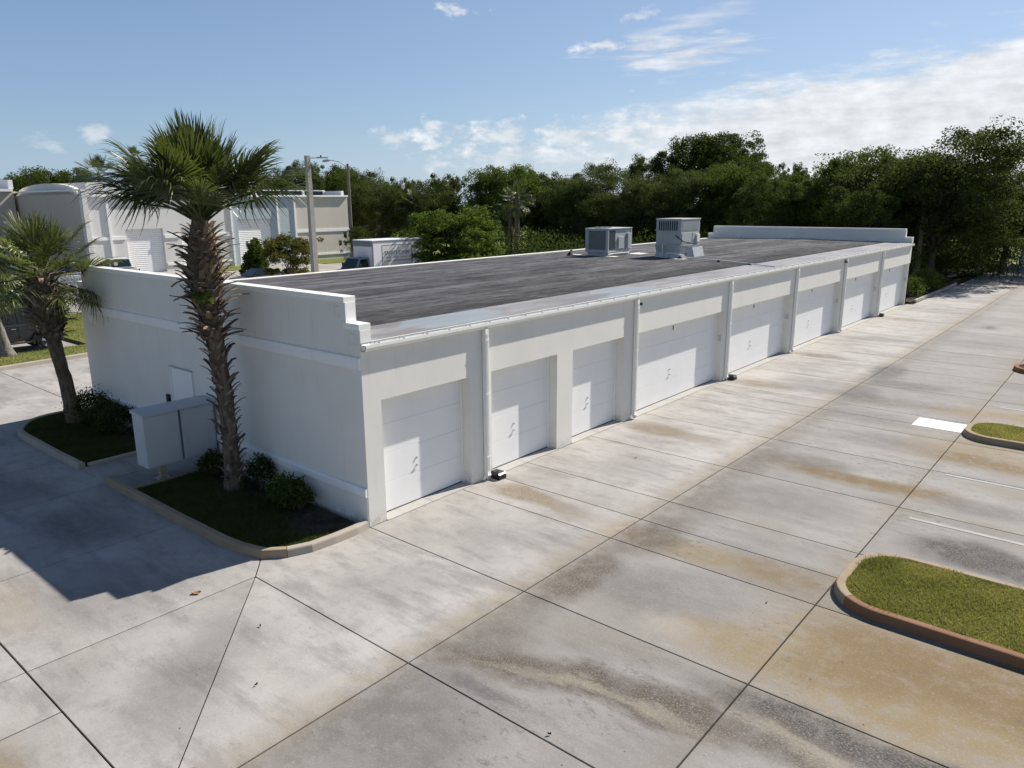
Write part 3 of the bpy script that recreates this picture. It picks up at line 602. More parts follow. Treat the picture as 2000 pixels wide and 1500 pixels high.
# doors
def t_handle(y, z, parent):
    h = MB(); x = -DEP
    h.disc((x + .012, y, z + .16), (1, 0, 0), .022, .02, 12); h.disc((x + .012, y, z), (1, 0, 0), .016, .025, 10)
    h.tube([(x + .026, y - .05, z - .02), (x + .03, y, z + .004), (x + .026, y + .05, z - .02)], .009, 6)
    h.build('lock_handle', 'galv', parent)
for i, (a, b) in enumerate(OPEN):
    wdt = b - a; dr = MB().box(-DEP - .05, -DEP - .02, a + .01, b - .01, .02, ZO + .03).build('garage_door', 'door_white', bld)
    n = 4; hh = (ZO + .02 - .035) / n
    for k in range(n):
        z0 = .035 + k * hh
        MB().extr([(-DEP - .02, z0 + .0015), (-DEP - .003, z0 + .0015), (-DEP, z0 + .007), (-DEP, z0 + hh - .007), (-DEP - .003, z0 + hh - .0015), (-DEP - .02, z0 + hh - .0015)], 'y', a + .012, b - .012).build('door_section', 'door_white', dr)
    MB().box(-DEP - .03, -DEP - .004, a + .015, b - .015, .012, .036).build('bottom_seal', 'rubber', dr)
    t_handle(a + wdt * (.44 if i < 3 else .43), .80, dr)
    if i >= 3: MB().box(-DEP, -DEP + .02, a + wdt * .45, a + wdt * .45 + .02, ZO - .26, ZO - .13).build('pull_hook', 'iron', dr)
    for y0, y1 in ((a + .001, a + .03), (b - .045, b - .001)): MB().box(-DEP + .002, -DEP + .035, y0, y1, .02, ZO - .001).build('door_stop', 'trim_white', bld)
    m_ = MB(); c1 = a + wdt * .5
    m_.box(-DEP + .0, .035, a + .006, c1 - .006, -.03, .016).box(-DEP + .0, .035, c1 + .006, b - .006, -.03, .016); m_.build('door_apron', 'apron', bld)
    if i >= 3: MB().box(-.16, -.07, b - .03, b - .0015, 1.42, 1.62, .006).build('switch_box', 'door_grey', bld)
# downspouts
DS = [3.33, 9.62, 15.77, 22.02, 28.28, 34.53]
dsp = None
for i, y in enumerate(DS):
    m_ = MB(); w2, dp = .05, .105
    sec = lambda cx, z, tx=0: None
    path = [(.012, 3.46), (.012, 3.36), (.012, .22), (.03, .11), (.11, .035)]; th = [(.10, 0), (.105, 0), (.105, 0), (.095, .05), (.03, .09)]
    vs = []; fs = []
    for (px, pz), (ox, oz) in zip(path, th): vs += [(px, -w2, pz), (px, w2, pz), (px + ox, w2, pz + oz), (px + ox, -w2, pz + oz)]
    for r in range(len(path) - 1):
        for j in range(4): fs.append((r * 4 + j, r * 4 + (j + 1) % 4, (r + 1) * 4 + (j + 1) % 4, (r + 1) * 4 + j))
    fs.append((0, 1, 2, 3)); m_.add(vs, fs)
    for yy in (-.022, 0, .022): m_.box(.115, .1215, yy - .004, yy + .004, .24, 3.34)
    o = m_.build('downspout', 'metal_white', bld, loc=(0, y, 0))
    for z in (.55, 2.0, 3.2): MB().box(.004, .124, -.056, .056, z, z + .03).build('pipe_strap', 'metal_white', o)
# door in the end wall
pd = MB().box(-7.54, -6.52, -.018, -.004, .02, 2.12).build('service_door', 'door_white', bld)
MB().box(-7.58, -7.54, -.035, -.002, 0, 2.16).box(-6.52, -6.48, -.035, -.002, 0, 2.16).box(-7.54, -6.52, -.035, -.002, 2.12, 2.16).build('door_frame', 'trim_white', pd)
MB().box(-7.62, -6.44, -.06, -.036, 2.165, 2.19).build('drip_cap', 'galv', pd); MB().box(-7.47, -7.44, -.07, -.02, 1.0, 1.05).tube([(-7.455, -.07, 1.03), (-7.33, -.07, 1.03)], .012, 8).build('door_lever', 'galv', pd)
MB().box(-6.516, -6.505, -.026, -.016, 1.55, 1.68).build('hinge', 'galv', pd)
tag(MB().box(-7.90, -7.76, -.06, -.004, 1.02, 1.40, .008).build('door_sign', 'iron'), 'small dark plate on the end wall beside the service door', 'wall plate')
def wall_cam(y, z, label):
    r = empty('security_camera', (0, y, z), 0, label, 'camera'); MB().box(.001, .02, -.04, .04, -.05, .05, .006).build('mount', 'black_plastic', r); MB().tube([(.02, 0, 0), (.06, 0, -.01)], .014, 8).build('arm', 'black_plastic', r)
    MB().box(.05, .13, -.035, .035, -.06, .02, .012).build('housing', 'black_plastic', r)
wall_cam(9.78, 3.33, 'small black security camera under the gutter left of the first wide door'); wall_cam(28.16, 3.33, 'small black security camera on the facade near the far doors')

def bait(y, label):
    r = empty('bait_station', (.16, y, 0), 0, label, 'bait station', 'black bait stations along the facade')
    MB().extr([(-.15, .0), (.15, .0), (.16, .03), (.145, .12), (.11, .15), (-.11, .15), (-.145, .12), (-.16, .03)], 'y', -.06, .17).build('tray', 'black_plastic', r)
    MB().box(-.12, .12, -.03, .15, .152, .168, .006).build('lid', 'black_plastic', r); MB().box(-.158, .158, -.064, .174, .062, .072).build('lid_seam', 'iron', r); MB().box(-.04, .04, .03, .06, .169, .176).build('lock_tab', 'iron', r)
    for s_ in (-1, 1): MB().disc((s_ * .15, .055, .06), (1, 0, 0), .03, .02, 12).build('entry_hole', 'joint_fill', r)
bait(3.52, 'black plastic bait station at the foot of the nearest downspout'); bait(15.97, 'black plastic bait station beside the downspout after the first wide door'); bait(34.75, 'black plastic bait station at the farthest downspout')

# ------------------------------------------------------------------ rooftop units
def hvac1():
    r = empty('rooftop_unit', (-8.55, 21.4, 3.68), 0, 'low wide rooftop air conditioner with a dark coil side, on the left', 'air conditioner')
    x0, x1, y0, y1 = -.62, .62, -1.0, 1.0; z0, z1 = .22, 1.24
    MB().box(x0 + .08, x1 - .08, y0 + .1, y1 - .1, .0, .16).build('curb_base', 'galv', r); MB().box(x0, x1, y0, y1, .165, .215, .008).build('base_rail', 'hvac_blue', r)
    MB().box(x0 + .03, x1 - .03, y0 + .03, y1 - .03, z0, z1 - .04).build('cabinet', 'hvac_blue', r)
    tp = MB().box(x0 - .02, x1 + .02, y0 - .02, y1 + .02, z1 - .038, z1, .01).build('top_panel', 'hvac_blue', r)
    MB().cyl(0, -.45, z1, z1 + .05, .40, 24).build('fan_shroud', 'hvac_grey', r); m_ = MB()
    for q in range(6): m_.disc((0, -.45, z1 + .055), (0, 0, 1), .06, .012, 10)
    for q in range(8):
        a = q * math.pi / 4; m_.tube([(0, -.45, z1 + .056), (.39 * math.cos(a), -.45 + .39 * math.sin(a), z1 + .056)], .006, 5)
    m_.build('fan_grille', 'iron', r)
    MB().box(x0 + .16, x1 - .16, y0 + .016, y0 + .028, z0 + .07, z1 - .1).build('coil_panel', 'coil', r); m_ = MB()
    for q in range(26): m_.box(x0 + .17 + q * .0355, x0 + .178 + q * .0355, y0 + .008, y0 + .015, z0 + .07, z1 - .1)
    m_.build('coil_fins', 'hvac_grey', r)
    MB().box(x0, x0 + .06, y0, y0 + .06, z0, z1 - .04).build('corner_post', 'hvac_blue', r); MB().box(x1 - .06, x1, y0, y0 + .06, z0, z1 - .04).build('corner_post', 'hvac_blue', r); MB().box(x1 - .06, x1, y1 - .06, y1, z0, z1 - .04).build('corner_post', 'hvac_blue', r)
    MB().box(x1 - .029, x1 - .017, y0 + .12, y0 + .62, z0 + .07, z1 - .1).build('side_coil', 'coil', r)
    MB().box(x1 - .03, x1 + .03, y0 + .85, y0 + 1.3, z0 + .1, z0 + .62, .006).build('access_panel', 'hvac_blue', r); MB().box(x1 - .03, x1 + .07, y1 - .42, y1 - .1, z0 + .08, z1 - .25, .006).build('electrical_box', 'hvac_blue', r)
    MB().tube([(x1 + .1, y0 - .1, .12), (x1 + .1, y1 - .35, .12), (x1 + .1, y1 - .3, .03), (x1 + .1, y1 + .6, .03)], .022, 8).build('condensate_pipe', 'pvc', r)
    MB().box(x1 - .1, x1 + .45, y0 - .15, y0 + .25, -.005, .02).build('pipe_pad', 'pad_white', r); MB().box(x1 - .2, x1 + .5, y1 - .1, y1 + .8, -.005, .02).build('pipe_pad', 'pad_white', r); MB().box(x0 - .9, x0 + .1, y0 - .05, y0 + .3, -.005, .02).build('pipe_pad', 'pad_white', r)
hvac1()
def hvac2():
    r = empty('rooftop_unit', (-5.33, 22.0, 3.68), 0, 'tall boxy rooftop air conditioner on a flared metal curb, on the right', 'air conditioner')
    a, b = .60, .86
    MB().add([(-a - .03, -b - .03, 0), (a + .03, -b - .03, 0), (a + .03, b + .03, 0), (-a - .03, b + .03, 0), (-a + .02, -b + .02, .26), (a - .02, -b + .02, .26), (a - .02, b - .02, .26), (-a + .02, b - .02, .26), (-a - .02, -b - .02, .52), (a + .02, -b - .02, .52), (a + .02, b + .02, .52), (-a - .02, b + .02, .52)],
             [(0, 1, 5, 4), (1, 2, 6, 5), (2, 3, 7, 6), (3, 0, 4, 7), (4, 5, 9, 8), (5, 6, 10, 9), (6, 7, 11, 10), (7, 4, 8, 11), (8, 9, 10, 11)]).build('roof_curb', 'galv', r)
    MB().add([(a + .035, -.35, .02), (a + .24, .0, .02), (a + .24, b + .1, .02), (a + .035, b + .1, .02), (a + .03, -.35, .42), (a + .12, .0, .45), (a + .12, b + .1, .45), (a + .03, b + .1, .45)], [(3, 2, 1, 0), (4, 5, 6, 7), (0, 1, 5, 4), (1, 2, 6, 5), (2, 3, 7, 6), (3, 0, 4, 7)]).build('duct_boot', 'galv', r)
    MB().box(-a - .03, a + .03, -b - .03, b + .03, .523, .58, .006).build('base_rail', 'hvac_grey', r)
    MB().box(-a, a, -b, b, .583, 1.12, .008).build('lower_cabinet', 'hvac_grey', r); MB().box(-a - .004, a + .004, -b - .004, b + .004, 1.123, 1.62, .008).build('upper_cabinet', 'hvac_grey', r)
    MB().box(-a - .03, a + .03, -b - .03, b + .03, 1.623, 1.68, .01).build('top_panel', 'hvac_grey', r)
    MB().box(-a + .1, a - .14, -b - .012, -b - .006, 1.18, 1.58).build('coil_panel', 'coil', r); m_ = MB()
    for q in range(10): m_.box(-a + .1 + q * .105, -a + .12 + q * .105, -b - .03, -b - .0125, 1.18, 1.58)
    m_.build('coil_guard', 'hvac_blue', r); m_ = MB()
    for q in range(26): m_.box(a + .005, a + .014, -b + .08 + q * .06, -b + .11 + q * .06, 1.18, 1.58)
    m_.build('side_louvre', 'hvac_blue', r)
    MB().box(a + .002, a + .02, -b + .08, .1, .63, 1.08, .004).build('access_panel', 'hvac_blue', r); MB().box(a + .002, a + .02, .16, .42, .63, 1.08, .004).build('access_panel', 'hvac_grey', r); MB().box(a + .002, a + .09, .5, .75, .66, 1.0, .006).build('disconnect_box', 'pvc', r)
    MB().tube([(a - .25, -b - .02, .98), (a - .1, -b - .08, .9), (a + .08, -b + .1, .72), (a + .1, .2, .6), (a + .1, .62, .62)], .02, 8).build('cable', 'rubber', r)
    MB().tube([(-.1, -b - .06, .60), (-.22, -b - .08, .60), (-.22, -b - .08, .03), (.02, -b - .08, .03), (.02, -b - .08, .22), (.55, -b - .1, .20), (1.0, -b - .2, .09)], .02, 8).build('drain_pipe', 'pvc', r)
    MB().box(.3, 1.0, -b - .5, -b - .1, -.005, .02).build('pipe_pad', 'pad_white', r)
    for q, (px, py) in enumerate(((.72, -b - .22),)): MB().add([(px - .1, py - .1, .02), (px + .1, py - .1, .02), (px + .1, py + .1, .02), (px - .1, py + .1, .02), (px, py, .14)], [(0, 1, 4), (1, 2, 4), (2, 3, 4), (3, 0, 4)]).build('pipe_support', 'rubber', r)
hvac2()
cp = empty('condensate_line', (0, 0, 0), 0, 'thin white pipe running from the tall rooftop unit to the gutter', 'pipe')
MB().tube([(-4.35, 20.95, 3.76), (-2.6, 20.6, 3.73), (-1.0, 20.1, 3.69), (-.05, 19.85, 3.66)], .022, 8).build('pipe', 'pvc', cp)
for px, py in ((-2.7, 20.62), (-1.2, 20.17)): MB().add([(px - .1, py - .1, RZ(px)), (px + .1, py - .1, RZ(px)), (px + .1, py + .1, RZ(px)), (px - .1, py + .1, RZ(px)), (px, py, RZ(px) + .10)], [(0, 1, 4), (1, 2, 4), (2, 3, 4), (3, 0, 4), (0, 1, 2, 3)]).build('pipe_support', 'rubber', cp)
pv = empty('roof_valve', (-9.95, 20.3, 3.66), 0, 'small black pipe support on the roof left of the low unit', 'roof fitting')
MB().tube([(0, 0, .16), (0, 0, .22), (.09, .05, .24)], .03, 8).build('elbow', 'rubber', pv); MB().add([(-.12, -.12, 0), (.12, -.12, 0), (.12, .12, 0), (-.12, .12, 0), (-.04, -.04, .16), (.04, -.04, .16), (.04, .04, .16), (-.04, .04, .16)], [(0, 1, 5, 4), (1, 2, 6, 5), (2, 3, 7, 6), (3, 0, 4, 7), (4, 5, 6, 7), (3, 2, 1, 0)]).build('base', 'rubber', pv)
for px in (-10.6, -7.2, -5.9, -2.1):
    tag(MB().box(px - .22, px + .22, L - .55, L - .26, RZ(px) + .02, RZ(px) + .10, .01).build('roof_block', 'pad_white'), {-10.6: 'pale block against the far parapet, leftmost of four', -7.2: 'pale block against the far parapet, second from left', -5.9: 'pale block against the far parapet, third from left', -2.1: 'pale block against the far parapet, nearest the gutter'}[px], 'roof block', 'blocks along the far parapet')

# ------------------------------------------------------------------ service cabinets
def cabinet(y0, y1, label, legs):
    r = empty('service_cabinet', (-5.72, (y0 + y1) / 2, 0), 0, label, 'utility cabinet', 'grey utility cabinets'); h = (y1 - y0) / 2
    MB().box(-.27, .25, -h, h, .40, 1.60, .012).build('housing', 'cabinet', r)
    MB().add([(-.30, -h - .02, 1.603), (.285, -h - .02, 1.603), (.285, h + .02, 1.603), (-.30, h + .02, 1.603), (-.30, -h - .02, 1.68), (.285, -h - .02, 1.635), (.285, h + .02, 1.635), (-.30, h + .02, 1.68)], [(3, 2, 1, 0), (4, 5, 6, 7), (0, 1, 5, 4), (1, 2, 6, 5), (2, 3, 7, 6), (3, 0, 4, 7)]).build('lid', 'cabinet', r)
    MB().box(.252, .268, -h + .03, h - .03, .44, 1.57, .006).build('door_panel', 'cabinet', r)
    for yy, mt in legs:
        MB().box(-.07, .07, yy - .06, yy + .06, .045, .398).build('post', mt, r); MB().box(-.17, .17, yy - .15, yy + .15, .018, .043, .005).build('base_plate', 'galv', r); m_ = MB()
        for sx in (-.13, .13):
            for sy in (-.11, .11): m_.cyl(sx, yy + sy, .043, .065, .014, 8)
        m_.build('bolts', 'rust', r)
cabinet(-1.72, -.92, 'grey metal service cabinet nearer the driveway, on a pale post', [(.0, 'post_yellow')]); cabinet(-.87, -.08, 'grey metal service cabinet nearer the wall, on a rusty post', [(.22, 'rust')])

# ------------------------------------------------------------------ palms
def frond_mesh(seed, petiole, blade, droop, spread, nl, mat):
    g = random.Random(seed); F = []
    pts = []; n = 6
    for i in range(n + 1):
        u = i / n; pts.append(Vector((petiole * u, 0, -droop * .25 * petiole * u * u)))
    mb = MB(); mb.tube(pts, [.028 - .012 * i / n for i in range(n + 1)], 5)
    vs, fs = mb.v, mb.f; base = pts[-1]; V = list(vs); Fc = [tuple(f) for f in fs]
    tip = .42 * blade
    for j in range(nl):
        u = j / (nl - 1) * 2 - 1; ang = u * spread; cs = (1 - abs(u)) * tip
        p0 = base + Vector((cs, 0, -droop * .30 * (cs / tip) ** 2 * tip)); l = blade * (1.0 - .33 * abs(u) ** 1.5) * g.uniform(.88, 1.08) - cs * .45
        d = Vector((math.cos(ang), math.sin(ang), .10 + .22 * abs(u) * (1 if j % 2 else .7) + g.uniform(-.07, .07))).normalized(); side = Vector((-math.sin(ang), math.cos(ang), g.uniform(-.5, .5))).normalized()
        wd = .0175 * g.uniform(.8, 1.2) * (blade / .95); q = len(V); dr = droop * g.uniform(.55, 1.5); bendt = g.uniform(-.05, .05)
        for i, (s_, w_) in enumerate(((.0, .5), (.35, 1.0), (.66, .75), (.86, .42))):
            c = p0 + d * l * s_ + Vector((0, 0, -1)) * dr * l * (s_ ** 2.6) * .62 + side * bendt * s_ * s_ * l; V += [c - side * wd * w_, c + side * wd * w_]
        V.append(p0 + d * l * .97 + Vector((0, 0, -1)) * dr * l * .72 + side * bendt * l)
        for i in range(3): Fc.append((q + 2 * i, q + 2 * i + 1, q + 2 * i + 3, q + 2 * i + 2))
        Fc.append((q + 6, q + 7, q + 8))
    me = bpy.data.meshes.new('frond'); me.from_pydata([tuple(v) for v in V], [], Fc); me.materials.append(M[mat]); me.update(); return me
def boot_mesh(seed, ln, w, curl, mat):
    g = random.Random(seed); n = 4; vs = []; fs = []
    for i in range(n + 1):
        u = i / n; ww = w * (1 - .48 * u) * (1.0 if i else 1.25); z = ln * u * (1 - .25 * curl * u); x = curl * ln * u * u * .8 + .03 * u; th = .022 * (1 - .4 * u)
        tw = g.uniform(-.02, .02) * u
        vs += [(x, -ww + tw, z), (x + th, -ww * .5 + tw, z + .004), (x + th, ww * .5 + tw, z + .004), (x, ww + tw, z), (x - th * .6, tw, z)]
    for i in range(n):
        for j in range(5): fs.append((i * 5 + j, i * 5 + (j + 1) % 5, (i + 1) * 5 + (j + 1) % 5, (i + 1) * 5 + j))
    fs.append(tuple(range(n * 5, n * 5 + 5)))
    me = bpy.data.meshes.new('boot'); me.from_pydata(vs, [], fs); me.materials.append(M[mat]); me.update(); return me
def palm(label, base, path, rad, zb0, zb1, nboots, boots_big_from, nfr, size, mats, bark, seed, group, el_hi=88, el_lo=-25, extra=(), cat='palm tree'):
    """path: [(dx,dy,z)] of the trunk axis"""
    g = random.Random(seed); r = empty('palm_tree', base, 0, label, cat, group)
    P = [Vector(p) for p in path]
    def axis(z):
        for a, b in zip(P[:-1], P[1:]):
            if z <= b.z: u = (z - a.z) / (b.z - a.z); return a.lerp(b, u)
        return P[-1]
    zs = np.linspace(P[0].z, P[-1].z, 26); tp = []; tr = []
    for i, z in enumerate(zs):
        tp.append(axis(z) + Vector((g.uniform(-.01, .01), g.uniform(-.01, .01), 0))); u = i / 25; q = np.interp(z, [p[0] for p in rad], [p[1] for p in rad]); tr.append(q * g.uniform(.96, 1.05))
    MB().tube(tp, tr, 14).build('trunk', bark, r, smooth=True)
    small = [boot_mesh(seed + i, .27, .05, .36 + .12 * i, 'boot_grey') for i in range(3)]; big = [boot_mesh(seed + 10 + i, .34 + .03 * i, .088 - .008 * i, .35 + .16 * i, 'boot_brown') for i in range(4)]; tight = [boot_mesh(seed + 20 + i, .36, .085, .25, 'boot_grey') for i in range(2)]
    if nboots:
        for i in range(nboots):
            u = i / max(1, nboots - 1); z = zb0 + (zb1 - zb0) * u if boots_big_from is None or boots_big_from < zb0 else (zb0 + (boots_big_from - zb0) * u / .36 if u < .36 else boots_big_from + (zb1 - boots_big_from) * (u - .36) / .64); bigp = boots_big_from is not None and z > boots_big_from
            a = i * 2.39996 + g.uniform(-.15, .15); ax = axis(z); rr_ = np.interp(z, [p[0] for p in rad], [p[1] for p in rad]) * .93
            me = g.choice(big if g.random() < .65 else tight) if bigp else g.choice(small)
            o = link('boot', me, r); o.location = (ax.x + math.cos(a) * rr_, ax.y + math.sin(a) * rr_, z - (.1 if bigp else .12)); tilt = g.uniform(.05, .5) + (.25 if bigp else -.08)
            if bigp and g.random() < .3: tilt += .4
            o.rotation_euler = Matrix.Rotation(a, 3, 'Z').__matmul__(Matrix.Rotation(tilt, 3, 'Y')).__matmul__(Matrix.Rotation(g.uniform(-.3, .3) if bigp else (.35 if i % 2 else -.35), 3, 'X')).to_euler(); s_ = g.uniform(.65, 1.3); o.scale = (s_, s_ * g.uniform(.7, 1.25), s_ * g.uniform(.7, 1.2))
    top = P[-1]
    F = {'up': [frond_mesh(seed + 30 + i, .62 * size, 1.02 * size, .10, 1.15, 40, mats[0]) for i in range(3)], 'mid': [frond_mesh(seed + 40 + i, .92 * size, .98 * size, .42, 1.75, 46, mats[0]) for i in range(3)], 'low': [frond_mesh(seed + 50 + i, .98 * size, .98 * size, .95, 2.1, 46, mats[1]) for i in range(3)]}
    for i in range(nfr):
        u = i / (nfr - 1); el = el_hi + (el_lo - el_hi) * u ** .85 + g.uniform(-7, 7); az = i * 2.39996 + g.uniform(-.2, .2); k = 'up' if el > 55 else ('mid' if el > 14 else 'low')
        o = link('frond', g.choice(F[k]), r); o.location = (top.x + .05 * math.cos(az), top.y + .05 * math.sin(az), top.z - .10 - .28 * u)
        o.rotation_euler = (Matrix.Rotation(az, 3, 'Z') @ Matrix.Rotation(-R_(el), 3, 'Y') @ Matrix.Rotation(g.uniform(-.5, .5), 3, 'X')).to_euler(); s_ = g.uniform(.88, 1.1); o.scale = (s_, s_, s_)
    for (azd, el, kind, sc) in extra:
        o = link('frond', F[kind][0], r); az = R_(azd); o.location = (top.x, top.y, top.z - .25); o.rotation_euler = (Matrix.Rotation(az, 3, 'Z') @ Matrix.Rotation(-R_(el), 3, 'Y')).to_euler(); o.scale = (sc, sc, sc)
    return r
palm('tall cabbage palm with a shaggy booted trunk in front of the end wall', (-3.73, -.68, .08), [(0, 0, -.1), (0, 0, 2), (-.10, -.08, 3.4), (-.15, -.13, 4.4), (-.12, -.10, 6.0)], [(0, .23), (.4, .175), (1.2, .15), (3, .165), (3.7, .20), (4.7, .30), (5.3, .27), (5.6, .17), (5.9, .11)], .30, 5.6, 296, 3.35, 48, 1.0, ('frond', 'frond'), 'palm_bark', 21, None, 89, 34,
     extra=((222, 34, 'low', 1.2), (212, 42, 'low', 1.18), (38, 36, 'low', 1.2), (52, 30, 'low', 1.1), (25, 44, 'mid', 1.15), (232, 28, 'low', 1.05), (300, 36, 'low', 1.0), (130, 30, 'low', 1.0)))
palm('leaning cabbage palm at the left corner with a bare trunk below bulky boots', (-11.92, -.86, .08), [(0, 0, -.1), (-.12, -.08, 1.2), (-.26, -.2, 2.6), (-.32, -.24, 3.4), (-.30, -.22, 4.36)], [(0, .27), (.5, .20), (1.5, .17), (2.5, .19), (2.9, .36), (3.6, .38), (4.1, .30), (4.4, .15)], 2.55, 4.3, 170, 2.0, 38, .94, ('frond_pale', 'frond_pale'), 'palm_bark', 71, None, 86, -14)
palm('grey trunked palm on the street verge, cut by the left edge', (-24.35, 1.15, .1), [(0, 0, -.1), (-.1, -.2, 1.5), (-.3, -.75, 3.3), (-.3, -.8, 3.8)], [(0, .32), (.3, .23), (1, .19), (3, .16), (3.8, .11)], 3.0, 3.6, 40, 2.9, 34, 1.12, ('frond_pale', 'frond_pale'), 'palm_grey', 91, None, 80, -58)

# ------------------------------------------------------------------ broadleaf trees: a few crowns modelled once, every tree its own object
def crown_mesh(name, seed, lobes, nleaf, leaf, mat, flat=1.0, shape='round', spread=.5, clump=.055, nclump=None, zmin=.28):
    """unit tree: height 1, crown radius ~.5 about the z axis"""
    g = np.random.default_rng(seed); Lc = []
    for i in range(lobes):
        for _ in range(60):
            a = g.uniform(0, 2 * np.pi); q = np.sqrt(g.uniform(0, 1)) * (spread - .13); z = g.uniform(zmin + .1, .88 if shape != 'dome' else .80)
            if shape == 'round': ok = (q / (spread)) ** 2 + ((z - .60) / .34) ** 2 < 1
            elif shape == 'umbrella': ok = z > .58 and (q / spread) ** 2 + ((z - .62) / .30) ** 2 < 1
            elif shape == 'dome': ok = (q / spread) ** 2 + ((z - .30) / .62) ** 2 < .8
            elif shape == 'cone': ok = q < (1 - z) * .62 + .03
            elif shape == 'tall': ok = (q / (spread)) ** 1.6 + (max(0, z - .62) / .34) ** 2 < 1
            else: ok = True
            if ok: break
        Lc.append((q * np.cos(a), q * np.sin(a), z, g.uniform(.11, .21) * (1 if shape != 'cone' else .75)))
    Lc = np.array(Lc); nclump = nclump or lobes * 16; li = g.integers(0, lobes, nclump); d = g.normal(0, 1, (nclump, 3)); d[:, 2] = d[:, 2] * .8 + .25; d /= np.linalg.norm(d, axis=1)[:, None]
    cc = Lc[li, :3] + d * (Lc[li, 3] * g.uniform(.7, 1.12, nclump))[:, None] * np.array([1, 1, .8 * flat])
    ci = g.integers(0, nclump, nleaf); sg = clump * g.uniform(.5, 1.2, nclump)
    bd = g.normal(0, 1, (nleaf, 3)); bd /= np.linalg.norm(bd, axis=1)[:, None]; bd *= (g.uniform(0, 1, nleaf) ** .45 * 1.5)[:, None]; P = cc[ci] + bd * sg[ci][:, None] * np.array([1, 1, .72]); nin = int(nleaf * .12); P[:nin] = Lc[g.integers(0, lobes, nin), :3] + np.clip(g.normal(0, .07, (nin, 3)), -.1, .1)
    P[:, 2] = np.maximum(P[:, 2], zmin * .55)
    nrm = g.normal(0, 1, (nleaf, 3)) + d[ci] * .5 + np.array([0, 0, .5]); nrm /= np.linalg.norm(nrm, axis=1)[:, None]
    u = np.cross(nrm, g.normal(0, 1, (nleaf, 3))); u /= np.linalg.norm(u, axis=1)[:, None]; w = np.cross(nrm, u); s = leaf * g.uniform(.6, 1.4, nleaf)[:, None]
    V = np.stack([P - u * s, P + w * s * .55, P + u * s, P - w * s * .55], 1)
    return tris_mesh(name, V, mat, 4), Lc
def trunk_mesh(name, seed, Lc, fork=.30, r=.022):
    g = random.Random(seed); mb = MB(); mb.tube([(0, 0, -.03), (g.uniform(-.01, .01), 0, fork * .5), (g.uniform(-.02, .02), g.uniform(-.02, .02), fork)], [r * 1.5, r * 1.05, r], 8); top = Vector(mb.v[-1])
    for (x, y, z, q) in Lc[:11]:
        a = Vector((0, 0, fork * g.uniform(.75, 1.0))); b = Vector((x, y, z)); mid = a.lerp(b, .5) + Vector((g.uniform(-.04, .04), g.uniform(-.04, .04), g.uniform(-.03, .05))); mb.tube([a, mid, b, b + Vector((x, y, .08)) * .15], [r * .62, r * .42, r * .2, r * .08], 6)
    me = bpy.data.meshes.new(name); me.from_pydata(mb.v, [], mb.f); me.materials.append(M['bark']); me.update(); return me
PROTO = {}
def proto(k, seed, lobes, nleaf, leaf, mat, fork=.3, r=.022, **kw):
    c, Lc = crown_mesh('crown', seed, lobes, nleaf, leaf, mat, **kw); PROTO[k] = (c, trunk_mesh('trunk', seed, Lc, fork, r))
proto('oak', 1, 44, 84000, .0076, 'leaf_oak', nclump=360, clump=.060, zmin=.12, fork=.24)
proto('oak2', 2, 38, 66000, .0078, 'leaf_olive', nclump=290, clump=.062, zmin=.14)
proto('ficus', 3, 26, 58000, .0082, 'leaf_ficus', nclump=190, clump=.056)
proto('dark', 4, 28, 56000, .008, 'leaf_dark', nclump=180, clump=.056)
proto('umbrella', 5, 20, 34000, .008, 'leaf_dark', nclump=190, clump=.042, shape='umbrella', zmin=.45, fork=.48, flat=.8)
proto('bush', 6, 46, 44000, .014, 'leaf_bright', nclump=420, clump=.05, zmin=.02, fork=.12, shape='dome')
proto('pine', 7, 13, 9000, .012, 'leaf_olive', nclump=90, clump=.04, zmin=.45, fork=.5, r=.016)
proto('young', 8, 26, 9000, .026, 'leaf_ficus', nclump=260, clump=.05, shape='cone', zmin=.16, fork=.15, spread=.42)
proto('layered', 9, 26, 14000, .017, 'leaf_rusty', nclump=240, clump=.05, flat=.3, shape='tall', zmin=.2, fork=.2)
proto('tallgreen', 10, 30, 58000, .008, 'leaf_ficus', nclump=200, clump=.056, shape='tall', zmin=.2)
def tree(kind, x, y, h, rad, label, group=None, name='tree', rz=None, cat='tree'):
    r = empty(name, (x, y, -.08), rnd.uniform(0, 6.28) if rz is None else rz, label, cat, group); c, t_ = PROTO[kind]
    o = link('crown', c, r); o.scale = (rad * 2.1, rad * 2.1, h); o2 = link('trunk', t_, r); o2.scale = (max(rad * 1.7, h * .7), max(rad * 1.7, h * .7), h); return r
G1, G2, G3 = 'trees beyond the far end of the building', 'trees behind the storage building', 'trees behind the warehouses'
